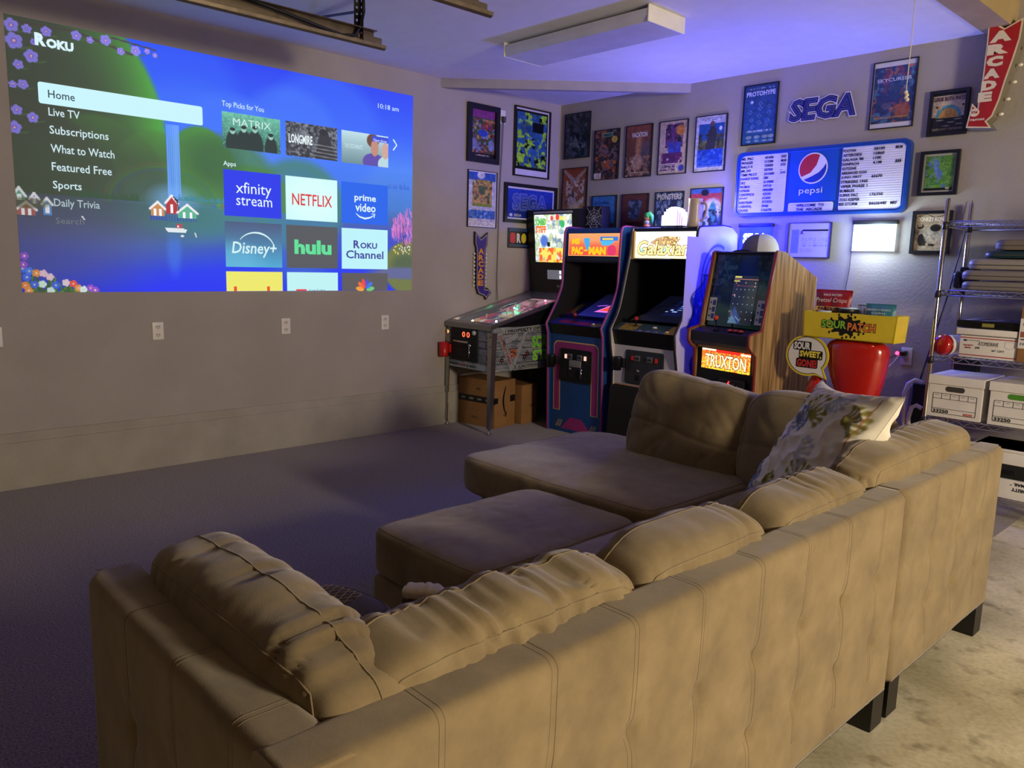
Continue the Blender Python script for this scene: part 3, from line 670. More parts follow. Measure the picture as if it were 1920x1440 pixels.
    for cu, cv, c in [(.003, .089, '3a70f0'), (.01, .057, '3a70f0'), (.015, .081, '4a80f0'), (.028, .073, 'f0944a'), (.041, .072, 'e8c0d8'), (.053, .059, 'e8c8dc'), (.038, .031, 'd8f4e8'), (.006, .027, 'f08a48'), (.023, .03, '3a6af0'), (.063, .027, '3a6af0'), (.083, .037, 'e8d0e0'), (.097, .033, 'f0564a'), (.107, .016, 'f09a58'), (.117, .010, 'd8f4f0'), (.131, .016, 'a050d8'), (.008, .137, '9a50d8'), (.005, .105, '9a50d8'), (.053, .006, 'd0f0e8'), (.012, .007, 'f09a48'), (.14, .008, 'a050d8')]:
        for k in range(5): a = k * 2 * pi / 5; p.ell(cu + .0045 * math.cos(a), cv + .008 * math.sin(a), .0038, .007, c, .3)
        p.ell(cu, cv, .002, .0035, 'f0e0c0', .4)
    # projection dims towards the left edge
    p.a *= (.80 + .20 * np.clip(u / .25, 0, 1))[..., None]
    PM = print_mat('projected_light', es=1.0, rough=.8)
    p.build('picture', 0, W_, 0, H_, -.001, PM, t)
    wh = emis('d8f4fc', 1.0); tw = emis('d2ecf4', .95); y0 = -.003; y1 = -.0045
    E_ = lambda c: emis(c, 1.0)
    flat('menu_bar', rrect(.139, 1.040, 1.032, 1.145, .012), y0, E_('c8f4fc'), t, .0008)
    text('R', .137, 1.333, .055, .066, y1, wh, t, bold=.06); text('OKU', .192, 1.330, .135, .050, y1, wh, t, bold=.06)
    text('Home', .186, 1.066, .133, .043, y1, E_('24404c'), t, bold=.008)
    for s, z, wd, hh in (('Live TV', .972, .157, .043), ('Subscriptions', .862, .303, .058), ('What to Watch', .775, .330, .045), ('Featured Free', .677, .311, .045), ('Sports', .566, .146, .056), ('Daily Trivia', .468, .237, .056)):
        text(s, .183, z, wd, hh, y0, tw if s != 'Daily Trivia' else E_('a8bcc4'), t, bold=.008)
    text('Search', .186, .386, .146, .034, y0, E_('6a7076'), t)
    text('Top Picks for You', 1.166, 1.160, .282, .044, y0, tw, t, bold=.008)
    text('10:18 am', 2.338, 1.330, .184, .034, y0, tw, t, bold=.004)
    text('Apps', 1.164, .795, .084, .038, y0, wh, t, bold=.008)
    def tile(x0, x1, z0, z1, pic, name='app_tile'): return pic.build(name, x0, x1, z0, z1, y0, PM, t)
    def solid(c, c1=None, ax='v'):
        q = Pic(40, 30, c, 1.35)
        if c1: q.grad(c, c1, 1, ax)
        return q
    # programme tiles
    q = Pic(90, 50, '4f9a86', 1.8); q.grad('2c5a54', '6cc4aa'); q.blobs(['3c7a6c', '88d8c0'], 14, 3, lo=.5, hi=.7, al=.5)
    for x, s in ((.17, .9), (.36, 1.05), (.55, 1.1), (.83, .85)): q.ell(x, .12, .13 * s, .42 * s, '1e3434', .15); q.ell(x, .55 * s, .045, .095, '9ac8b8', .25); q.ell(x, .60 * s, .045, .05, '1c2c2c', .3)
    tile(1.164, 1.562, .916, 1.139, q, 'programme_tile'); text('MATRIX', 1.235, 1.062, .26, .045, y1, E_('cdeee2'), t)
    q = Pic(90, 50, '5a606c', 1.8); q.blobs(['3a3f4a', '7c8490', '2a2e36'], 9, 8, lo=.45, hi=.62); q.poly([(.55, 0), (.98, 0), (.8, .9), (.66, .9)], '2c3038'); q.ell(.72, .82, .08, .1, '23262e', .2)
    for k in range(4): q.line(.5, .10 + .11 * k, 1, .06 + .11 * k, .02, '8a8e96', .8)
    tile(1.602, 1.997, .916, 1.140, q, 'programme_tile'); text('LONGMIRE', 1.622, 1.000, .178, .062, y1, E_('e8f4f8'), t, bold=.03)
    q = Pic(90, 50, '9cc0cc', 1.8); q.grad('6a8c94', 'bfe0ea'); q.ell(.68, .12, .24, .28, '5a48a8', .1); q.ell(.93, .08, .16, .26, 'b8d8e0', .1); q.ell(.66, .80, .13, .22, '6a4438', .15); q.ell(.70, .58, .085, .27, 'c08a78', .12); q.ell(.93, .52, .075, .26, 'd0a498', .12); q.rect(.64, .78, 1, .96, '3048d8')
    tile(2.032, 2.430, .914, 1.137, q, 'programme_tile'); text('THE TESTAMENTS', 2.055, 1.018, .15, .030, y1, E_('cfe8ec'), t); text('New show', 2.30, 1.088, .115, .024, y1, E_('d8e4ff'), t)
    flat('arrow', stroke([(2.474, 1.124), (2.506, 1.086), (2.474, 1.046)], .010), y0, wh, t, .0006)
    # application tiles
    C0, C1, C2 = (1.163, 1.560), (1.594, 1.994), (2.028, 2.426); R1, R2 = (.489, .781), (.160, .453)
    def app(c, r, base): flat('app_tile', [(c[0], r[0]), (c[1], r[0]), (c[1], r[1]), (c[0], r[1])], y0, E_(base), t, .0006)
    app(C0, R1, '2438e8'); text('xfinity', 1.243, .615, .246, .095, y1, E_('e6f6fc'), t); text('stream', 1.243, .560, .25, .055, y1, E_('e6f6fc'), t)
    tile(*C1, *R1, solid('c6f8fa').ell(.5, .5, .6, .6, 'd8fcfa', .9)); text('NETFLIX', 1.640, .590, .310, .078, y1, E_('d8383c'), t, bold=.01)
    app(C2, R1, '2064ea'); text('prime', 2.135, .640, .185, .060, y1, E_('dff6fa'), t, bold=.02); text('video', 2.142, .577, .175, .060, y1, E_('dff6fa'), t, bold=.02)
    flat('smile_arrow', stroke([(2.147, .562), (2.18, .539), (2.225, .529), (2.27, .538), (2.305, .558)], [.004, .010, .013, .010, .004]), y1, E_('dff6fa'), t, .0005)
    flat('arrow_tip', stroke([(2.283, .566), (2.312, .566), (2.303, .538)], .007), y1, E_('dff6fa'), t, .0005)
    tile(*C0, *R2, solid('48a8d4', '46587e').ell(.1, .1, .5, .4, '6cc0e0', .8, .5))
    flat('arc', stroke(ell(1.372, .270, .135, .118, 24, pi * .06, pi * .80, False), [.004 + .008 * (1 - abs(i / 12 - 1)) for i in range(25)]), y1, E_('d4f2f6'), t, .0005)
    text('Disney+', 1.205, .225, .315, .100, y1, E_('d4f2f6'), t, bold=.012, shear=.15)
    app(C1, R2, '54585e'); text('hulu', 1.652, .255, .29, .100, y1, E_('5fe09a'), t, bold=.045)
    app(C2, R2, 'bdf2fa'); text('R', 2.125, .310, .055, .058, y1, E_('40489e'), t, bold=.035); text('OKU', 2.183, .310, .147, .044, y1, E_('40489e'), t, bold=.035); text('Channel', 2.062, .235, .325, .060, y1, E_('40489e'), t, bold=.02)
    R3 = (0.001, .130)
    app(C0, R3, 'ece86c'); app(C1, R3, 'bff2f4'); app(C2, R3, '5c585a')
    for x in (1.212, 1.445): flat('logo_stem', [(x, .001), (x + .020, .001), (x + .020, .032), (x, .032)], y1, E_('e85028'), t, .0005)
    flat('logo_tile', rrect(1.660, 1.742, .001, .012, .005), y1, E_('e83c40'), t, .0005); text('YouTube', 1.755, .001, .135, .010, y1, E_('50585c'), t)
    for k, c in enumerate(('f0a040', 'f06a38', 'e84848', '5050c8', '3a7ae0', '70c878')):
        a = pi * (.06 + .88 * (5 - k) / 5); cx, cz = 2.226 + .058 * math.cos(a) * .8, .003 + .052 * math.sin(a)
        M_ = Matrix.Translation((cx, 0, cz)) @ Matrix.Rotation(-a, 4, 'Y'); flat('petal', ell(0, 0, .036, .016, 12), y1, E_(c), t, .0005, M_)
screen()

# ================================================================== outlets
def outlet(loc, rz, lab, holes='1c1a18'):
    t = thing('wall_outlet', lab, 'outlet', loc, rz, 'wall outlets')
    MB().bbox(-.034, .034, -.006, 0, -.055, .055, .003).build('cover_plate', mat('white_plate', (228, 222, 214), .4), t)
    d = pm(holes, .5)
    for dz in (-.025, .025):
        MB().prism([(x * .017, dz + z * .014) for x, z in ((-1, -.6), (-.6, -1), (.6, -1), (1, -.6), (1, .6), (.6, 1), (-.6, 1), (-1, .6))], -.006, -.0075).build('receptacle', mat('white_plate_b', (214, 208, 200), .4), t)
        for dx in (-.007, .007): MB().box(dx - .0017, dx + .0017, -.0082, -.007, dz - .001, dz + .008).build('slot', d, t)
        MB().prism(ell(0, dz - .007, .0025, .0025, 8), -.007, -.0082).build('slot', d, t)
    MB().prism(ell(0, 0, .003, .003, 8), -.006, -.0068).build('screw', pm('b0aca4', .4), t)
    return t
for y, lab in ((-3.573, 'white wall outlet under the middle of the projected picture'), (-2.711, 'white wall outlet under the app tiles of the projection'), (-1.885, 'white wall outlet below the right edge of the projection'), (-4.435, 'white wall outlet cut by the left edge of the picture')):
    outlet((0.0, y, .866), pi / 2, lab)
outlet((3.153, 0, .820), 0, 'white wall outlet with a red charger beside the wire shelf')
t = thing('charger', 'dark plug-in charger glowing red in the outlet by the shelf', 'charger', (3.135, -.008, .84))
MB().bbox(-.03, .025, -.05, -.0, -.014, .014, .006).build('charger_body', pm('280c12', .4), t); MB().lathe([(.012, 0), (.012, .004), (0, .007)], (-.020, -.050, 0), 10, 'y').build('indicator_lamp', emis('ff2040', 14), t)
t = thing('plug_outlet', 'white high outlet plate with a plug beside the pinball poster', 'outlet', (0, -.719, 2.55), pi / 2)
MB().bbox(-.036, .036, -.007, 0, -.055, .055, .003).build('cover_plate', MATS['white_plate'], t)
MB().prism([(-.016, .0), (.016, 0), (.014, -.03), (.007, -.05), (-.007, -.05), (-.014, -.03)], -.007, -.04).build('plug', pm('4a484e', .5), t)
tag(MB().tube([(.022, -.719, 2.50), (.018, -.72, 2.3), (.012, -.733, 1.9), (.01, -.735, 1.5), (.014, -.74, 1.2), (.03, -.742, 1.02)], .005, 6).build('power_cord', pm('8a847e', .6)), 'grey power cord running down the wall between posters', 'cord')

# ================================================================== posters
def poster(lab, wall, p0, z0, wd, ht, pic, fw=.006, fc='14141a', dep=.016, border=None, bw=0., cat='poster', mount=None, rough=.3):
    loc, rz = ((.0, p0, z0), pi / 2) if wall == 'A' else ((p0, -.0, z0), 0)
    t = thing('framed_poster', lab, cat, loc, rz, 'framed arcade posters')
    MB().ring([(0, 0), (wd, 0), (wd, ht), (0, ht)], [(fw, fw), (wd - fw, fw), (wd - fw, ht - fw), (fw, ht - fw)], 0, -dep).build('frame', pm(fc, .35), t)
    MB().box(fw * .5, wd - fw * .5, -.006, -.002, fw * .5, ht - fw * .5).build('backing', pm(border or '202024', .6), t)
    a = fw + bw
    if isinstance(mount, tuple): l, r, bt, tp = mount
    else: l = r = bt = tp = a
    q_ = (.80 + .40 * fbm(pic.u * 22 * pic.asp, pic.v * 26, 0, int(p0 * 100) + 7, 2)) if cat == 'poster' else np.ones_like(pic.u); pic.a = pic.a * np.clip(q_, .4, 1.25)[..., None] * .92
    pic.build('print', l, wd - r, bt, ht - tp, -.0075, print_mat('poster_print_%g' % rough, rough=rough), t)
    t['_s'] = 1; del t['_s']
    return t
def P(nx=60, ny=92, c='303030'): return Pic(nx, ny, c, nx / ny)
YT = -.009
# --- left wall
p = P(60, 92, '3a2a2c'); p.grad('2a2030', '6a3430'); p.rect(0, .84, 1, 1, '8a3a88'); p.rect(0, .80, 1, .84, '3c5a2a'); p.blobs(['c86a28', '3848a8', 'd8a848', '8890b0', '902a38', '385c30'], 9, 21, (0, .1, 1, .82), .52, .6); p.ell(.5, .52, .2, .07, '2a48b8', .1); p.ell(.14, .28, .13, .12, '8088b8', .1); p.ell(.86, .28, .13, .12, '8890c0', .1); p.rect(0, 0, 1, .10, '141018'); p.tx(.2, .02, .8, .06, 2, 'c8c0b8')
poster('black framed orange and purple pinball poster high beside the projection', 'A', -1.103, 2.153, .343, .461, p, fw=.042, dep=.03)
p = P(60, 84, '0a1014'); p.blobs(['8cc838', '3a70b0', 'a4dc40', '2c5c94'], 7, 33, (.03, .05, .97, .97), .47, .55); p.ell(.3, .72, .18, .1, '1c3c70', .3, .7); p.rect(.52, .66, .86, .82, '0a0e18'); p.rect(0, 0, .04, 1, '0a0e12'); p.rect(.96, 0, 1, 1, '0a0e12'); p.rect(0, .96, 1, 1, '0a0e12')
poster('acid green and blue artwork poster with white mat near the corner', 'A', -.582, 2.088, .432, .579, p, fw=.010, dep=.025, border='c8c4d0', mount=(.024, .024, .062, .024))
p = P(60, 88, 'd0d0dc'); p.rect(0, .85, 1, 1, '3c62b8'); p.ell(.5, 1.0, .5, .12, '3460c0', .3); p.ell(.45, .95, .14, .07, 'e8e8f0', .3); p.blobs(['9a5a30', '6a3c28', 'b8803c', '486a3a', 'c8a050'], 10, 41, (.13, .36, .87, .86), .44, .54); p.rect(.15, .36, .85, .42, '8a9a30'); p.rect(0, .14, 1, .30, '3c70c0'); p.blobs(['7aa8e0', '2c58a8'], 12, 7, (0, .14, 1, .3), .5, .6); p.rect(0, 0, 1, .14, 'dcd6cc'); p.tx(.2, .07, .9, .12, 3, '9a9aa8'); p.tx(.18, .30, .82, .35, 1, 'b0b8d8', al=.8)
poster('white poster with brown island artwork above the purple arrow sign', 'A', -1.085, 1.630, .320, .460, p, fw=.005, bw=.008, border='e8e4e8')
p = P(100, 54, '1c3cb4'); p.grad('142c8c', '2244c0')
t = poster('wide framed SEGA logo print behind the pinball backbox', 'A', -.678, 1.690, .643, .334, p, fw=.030, dep=.025, border='d8d4dc', bw=.014)
kw = dict(base=.06)
for bo, yy, cc in ((.06, -.0085, '98a4c4'), (.045, -.0095, '1c3cb4'), (.012, -.0105, '8c9cc8'), (-.004, -.0115, '1c3cb4')): text('SEGA', .095, .105, .44, .15, yy, pm(cc, .4), t, bold=bo, **kw)
text('SEGA', .12, .055, .09, .022, -.0085, pm('c0c4d4', .4), t, bold=.02); flat('print_mark', ell(.085, .066, .018, .013), -.0085, pm('c0c8d8', .4), t, .0004)
# small retro sign, mostly behind the backbox
t = thing('metal_sign', 'small black sign with letter R behind the pinball backbox', 'sign', (0, -.62, 1.475), pi / 2)
MB().bbox(0, .34, -.012, 0, 0, .17, .004).build('plate', pm('10141c', .35), t)
for z in (.012, .024, .146, .158): flat('stripe', [(.01, z), (.33, z), (.33, z + .004), (.01, z + .004)], -.012, pm('4a70a8', .4), t)
flat('red_patch', rrect(.02, .085, .04, .13, .025), -.012, pm('c03034', .4), t); text('R', .10, .045, .05, .08, -.0122, pm('e0d8d0', .4), t, bold=.05); flat('yellow_disc', ell(.185, .085, .03, .042), -.012, pm('d8c030', .4), t)
# purple ARCADE arrow sign
t = thing('arrow_sign', 'narrow purple arrow sign with gold letters on the left wall', 'sign', (0, -.94, 1.026), pi / 2)
def arrow_poly(g=0.): 
    return [(-.068 + g, .568 - g * 2), (.0, .512 - g * 1.2), (.076 - g, .566 - g * 2), (.074 - g, .466 + g * .2), (.056 - g, .43), (.056 - g, .13), (.062 - g, .094 - g), (.085 + g * .1, .102 - g * 1.6), (.128 - g * 1.5, .062), (.068 + g * .2, .0 + g * 2), (.052 + g * .2, .03 + g), (-.02 + g, .05 + g), (-.046 + g, .118), (-.050 + g, .43), (-.066 + g, .47)]
MB().prism(arrow_poly(), -.004, -.022).build('back_plate', pm('1a1418', .4), t); flat('outline', arrow_poly(.008), -.022, pm('b8a8c0', .4), t); flat('face', arrow_poly(.013), -.0235, pm('3a2a80', .35), t)
for i, c in enumerate('ARCADE'): text(c, -.030, .385 - i * .053, .062, .046, -.025, pm('d89030', .4), t, bold=.05)
for i in range(9):
    for x in (-.062, .066): MB().lathe([(.011, 0), (.010, .004), (0, .009)], (x, -.012, .385 - i * .033), 8, 'y').build('bulb', mat('frosted_bulb', (240, 232, 214), .3), t)
    
# --- back wall, upper row and lower row
p = P(50, 66, '141826'); p.blobs(['2a3044', '4a5468', '0c0e18', '3a4256'], 6, 55, lo=.5, hi=.62); p.poly([(.28, .25), (.62, .22), (.42, .52)], '6c7280', .8); p.blobs(['9aa0ac'], 9, 4, (.2, .1, .9, .5), .62, .68, .6)
poster('dark blue-black fantasy print in the corner of the back wall', 'B', .062, 2.275, .30, .388, p)
p = P(50, 62, 'a04a30'); p.grad('b08850', '94382a'); p.ell(.5, .05, .25, .25, 'd8c8a0', .5); p.blobs(['d8ccc8', '4a3030', 'c8bcb8'], 8, 61, (.15, .2, .9, .75), .55, .6); p.poly([(0, .95), (.45, .68), (.5, .78), (.05, 1)], 'b0a8a8', .8); p.poly([(1, .95), (.55, .68), (.5, .78), (.95, 1)], 'b0a8a8', .8)
poster('rust red print with pale wings low in the corner', 'B', .056, 1.785, .296, .41, p)
p = P(52, 80, '3a2a30'); p.blobs(['c8c0c8', '9a4428', '1c181c', 'b86030', '706070', '302428'], 8, 71, lo=.47, hi=.56); p.rect(0, 0, .3, .12, 'd8ccd0'); p.ell(.82, .8, .13, .07, 'c0a848', .2); p.rect(.3, .86, .75, .95, '70a090')
t = poster('busy black orange and white comic cover poster', 'B', .419, 2.073, .275, .415, p); text('GIANTS', .10, .358, .095, .022, YT, pm('202428', .4), t, bold=.03)
p = P(52, 80, '6a4038'); p.grad('4a3a34', '8a4c40'); p.ell(.5, .45, .12, .4, 'c89060', .8, .8); p.ell(.8, .45, .25, .25, '58566c', .6, .7); p.blobs(['c8a088', '3a2c2c', '906858'], 9, 77, (0, 0, 1, .4), .52, .6); p.ell(.45, .28, .22, .14, 'c8a890', .4, .6); p.tx(.1, .03, .9, .09, 3, 'c0a898')
t = poster('reddish brown movie style poster reading Vacation', 'B', .765, 2.074, .270, .417, p); text('VACATION', .06, .318, .16, .040, YT, pm('d4d4dc', .4), t, bold=.03)
p = P(52, 80, 'c8b0a8'); p.blobs(['5a2c68', '282034', '6a3c78'], 8, 83, (.22, .5, .85, .95), .46, .52); p.ell(.75, .82, .16, .1, 'c88040', .2); p.blobs(['4858c8', '3a48b0'], 9, 85, (.3, .38, .78, .6), .42, .5); p.blobs(['70306a', '5a2860'], 8, 87, (.1, .2, .85, .40), .42, .5); p.tx(.06, .05, .62, .18, 4, '38304a', dens=.7); p.ell(.84, .10, .1, .06, '3c44a8', .3)
poster('pale pink poster with purple and blue collage', 'B', 1.103, 2.076, .271, .414, p, border='c8b0a8')
p = P(52, 80, 'c8c8e4'); p.rect(.1, .40, .94, .86, '2858a8'); p.ell(.5, .45, .42, .12, '8a8a50', .5); p.blobs(['3a3c30', '586038', '4a4438'], 9, 91, (.1, .40, .94, .68), .52, .6); p.poly([(.36, .4), (.66, .4), (.7, .72), (.54, .88), (.4, .7)], '3c3a44'); p.ell(.54, .86, .07, .05, '6a5048', .2); p.ell(.82, .76, .05, .04, 'e0e8f0', .2); p.rect(.08, .08, .94, .40, '2c58c4'); p.blobs(['4c78d8', '2448b0'], 12, 95, (.08, .08, .94, .4), .48, .56); p.line(.08, .09, .94, .09, .006, '88a8f0'); p.tx(.2, .91, .85, .96, 2, '50507c')
poster('white bordered poster with blue night scene at the right of the row', 'B', 1.443, 2.075, .275, .417, p, border='d0d0e8')
p = P(52, 70, '3a78c0'); p.grad('5a4a40', '3a80d0', 1, 'v', .1, .5); p.blobs(['6a5a48', '8a7a58', '3a342c'], 8, 101, (0, 0, 1, .45), .45, .55); p.rect(.5, .1, .58, .5, '8a6a58')
t = poster('sky blue San Francisco travel poster behind the web box', 'B', .420, 1.520, .274, .42, p); text('San Francisco', .03, .345, .16, .035, YT, pm('203c88', .4), t)
p = P(52, 70, '5a2c28'); p.grad('3a2020', '68342e'); p.ell(.48, .68, .22, .2, '3a4c68', .3); p.ell(.48, .82, .12, .08, '24304a', .2); p.blobs(['2a3448', '5a7090'], 8, 107, (.25, .5, .75, .9), .5, .58); p.rect(.15, .1, .85, .46, '2c1410')
poster('dark maroon poster with blue-grey shape behind the green capped figure', 'B', .752, 1.520, .278, .42, p)
p = P(52, 70, '3c5a80'); p.blobs(['26405c', '5c7c94', '8898a0', '2c3444'], 9, 111, lo=.48, hi=.58)
t = poster('grey-blue poster headed Monsters behind the glowing lamp', 'B', 1.099, 1.520, .272, .422, p); text('MONSTERS', .02, .36, .232, .045, YT, pm('c8c0a0', .4), t, bold=.03)
p = P(52, 70, '4a6aa8'); p.rect(0, .7, 1, .92, 'b04048'); p.ell(.7, .62, .3, .2, 'd8d0a8', .3); p.ell(.72, .55, .12, .2, '4a9080', .2); p.poly([(.28, .1), (.72, .1), (.66, .5), (.34, .5)], 'c8ccd8'); p.blobs(['3a3040', '2c5a50', '282434'], 8, 117, (0, 0, 1, .62), .55, .62); p.ell(.45, .93, .12, .06, '1c1c2c', .3)
poster('red blue and green cartoon colour poster behind the beige mug', 'B', 1.432, 1.535, .291, .42, p, border='7c98d8')
# --- right half of the back wall
p = P(56, 88, '2a5496'); p.grad('2c62b4', '28487c'); p.line(.5, .3, .5, .68, .006, '7c98c8')
for cx, cz in ((.5, .68), (.5, .6), (.48, .48), (.5, .36), (.22, .72), (.2, .55), (.78, .62), (.78, .52), (.25, .42), (.3, .3), (.75, .38), (.7, .3)): p.line(cx - .06, cz, cx, cz + .035, .005, '8aa4d0'); p.line(cx + .06, cz, cx, cz + .035, .005, '8aa4d0'); p.line(cx - .06, cz, cx, cz - .03, .005, '8aa4d0'); p.line(cx + .06, cz, cx, cz - .03, .005, '8aa4d0')
p.ell(.24, .72, .04, .025, 'd0dcf0', .2); p.tx(.1, .19, .9, .24, 1, 'a8bce0', dens=.8); p.tx(.1, .92, .9, .96, 1, '8aa0c8')
for cx in (.2, .45, .7, .88): p.ell(cx, .12, .09, .03, 'b8c8e4', .3, .8); p.ell(cx, .05, .08, .02, 'a8bce0', .3, .8)
t = poster('blue schematic poster reading PROTOHYPE', 'B', 1.845, 2.241, .270, .422, p, border='6c94d8'); text('PROTOHYPE', .022, .340, .226, .034, YT, pm('c8d4ec', .4), t, bold=.035)
p = P(64, 88, '3a3c58'); p.blobs(['b0503c', '3c5a8c', 'c07058', '28406c', '7a4468', '4a7aa0', '30406c'], 5, 131, lo=.48, hi=.56); p.ell(.52, .62, .2, .2, '2c4a78', .4, .7); p.ell(.75, .2, .2, .14, 'c0603c', .3, .7); p.ell(.35, .3, .12, .06, '5a5a78', .3)
t = poster('orange and blue SKYCURSER poster behind the pull cord', 'B', 2.772, 2.263, .273, .415, p, border='d0d0d8', mount=(.010, .010, .035, .035)); text('SKYCURSER', .03, .288, .215, .022, YT, pm('c0c4dc', .4), t, bold=.02); text('AN ARCADE EXPERIENCE', .03, .062, .215, .012, YT, pm('d8b060', .4), t)
p = P(60, 74, 'c8b8a8'); p.rect(0, 0, 1, .40, '20242c'); p.ell(.5, .40, .40, .30, '5a98a8', .06); p.ell(.5, .36, .30, .26, 'd8a050', .06); p.rect(0, 0, 1, .38, '20242c'); p.ell(.2, .66, .10, .07, 'd8b890', .1); p.ell(.84, .68, .10, .07, 'd8b890', .1); p.ell(.13, .66, .04, .03, '20242c', .2); p.ell(.92, .68, .04, .03, '20242c', .2); p.rect(0, .94, 1, 1, '20242c')
for x, z in ((.25, .32), (.6, .26), (.45, .17), (.8, .33), (.85, .2)): p.ell(x, z, .12, .015, 'a8a8a0', .4)
t = poster('black framed Look Both Ways print under the red arrow sign', 'B', 3.137, 2.186, .222, .268, p, fw=.019, dep=.025); text('LOOK BOTH WAYS!', .026, .204, .172, .026, YT, pm('4a2440', .4), t, bold=.03); text("TRAFFIC WON'T STOP FOR YOU", .026, .032, .170, .014, YT, pm('b8a890', .4), t)
p = P(60, 74, '6a9c48'); p.rect(0, 0, .25, 1, '7090c8'); p.blobs(['587ab8', '4a8038', '78a850', '5c8c40'], 5, 141, lo=.5, hi=.56); p.ell(.38, .72, .10, .22, '6888c4', .2); p.ell(.5, .45, .12, .16, '6080c0', .2); p.line(.3, .5, .45, .35, .02, '8a9050'); p.rect(0, 0, 1, .07, '1c2424'); p.ell(.84, .05, .08, .03, 'c0c0b0', .4)
poster('black framed green and blue bay map', 'B', 3.119, 1.831, .225, .268, p, fw=.019, dep=.025, border='a8a8a0', bw=.012)
p = P(60, 74, 'c0ae90'); p.blobs(['2c2824'], 7, 151, (.15, .12, .9, .68), .56, .6); p.ell(.55, .42, .28, .2, 'd8ccb4', .3, .7); p.ell(.62, .62, .16, .1, '2a2622', .15); p.ell(.2, .3, .1, .16, '2a2622', .2); p.ell(.16, .66, .10, .07, '3a322a', .15); p.line(0, .9, .3, 1, .012, '3a322a'); p.line(.3, 1, .6, .9, .012, '3a322a'); p.line(.6, .9, 1, 1, .012, '3a322a')
t = poster('black framed cream DONKEY KONG anniversary print behind the shelf post', 'B', 3.108, 1.474, .230, .264, p, fw=.019, dep=.025); text('DONKEY KONG', .028, .200, .170, .026, YT, pm('efe4cc', .4), t, bold=.04); text('25', .034, .168, .025, .016, -.0095, pm('c8b898', .4), t, bold=.03)
p = P(80, 60, 'cfcbdc'); p.rect(.06, .12, .25, .82, '8a94bc'); p.tx(.08, .2, .24, .75, 10, '7480ac', dens=.3); p.rect(.32, .76, .94, .82, '1c1c24'); p.tx(.70, .69, .93, .72, 1, '9a9ab0'); p.tx(.30, .38, .94, .56, 3, 'aeacc4', dens=.5); p.tx(.30, .28, .94, .36, 1, '9c9cb4', dens=.5); p.ell(.34, .20, .05, .07, 'c0bcd0', .2); p.ell(.5, .2, .10, .06, 'c0bcd0', .3)
t = poster('white certificate with small arcade logo under the menu board', 'B', 2.275, 1.438, .312, .241, p, fw=.004, fc='2c2a38', border='d8d4e0', cat='certificate')
lg = pm('443c3c', .5); flat('print_mark', [(.098, .162), (.102, .162), (.102, .186), (.098, .186)], YT, lg, t, .0005)
for s in (-1, 1): flat('print_mark', stroke([(.100 + s * .004, .186), (.100 + s * .005, .172), (.100 + s * .014, .162)], .003), YT, lg, t, .0005)

# --- SEGA cut-out sign
t = thing('letter_sign', 'dark blue cut-out SEGA sign with white outline', 'sign', (2.205, 0, 2.362))
SG = (0, 0, .485, .163); kw = dict(shear=.12, base=.085)
text('SEGA', *SG, -.002, pm('e6e2e8', .45), t, 'outline', bold=.085, th=.012, **kw); text('SEGA', *SG, -.0145, pm('1c2068', .35), t, bold=.055, **kw); text('SEGA', *SG, -.0162, pm('7078b4', .4), t, 'inline', bold=.004, **kw); text('SEGA', *SG, -.0176, pm('1c2068', .35), t, bold=-.010, **kw)
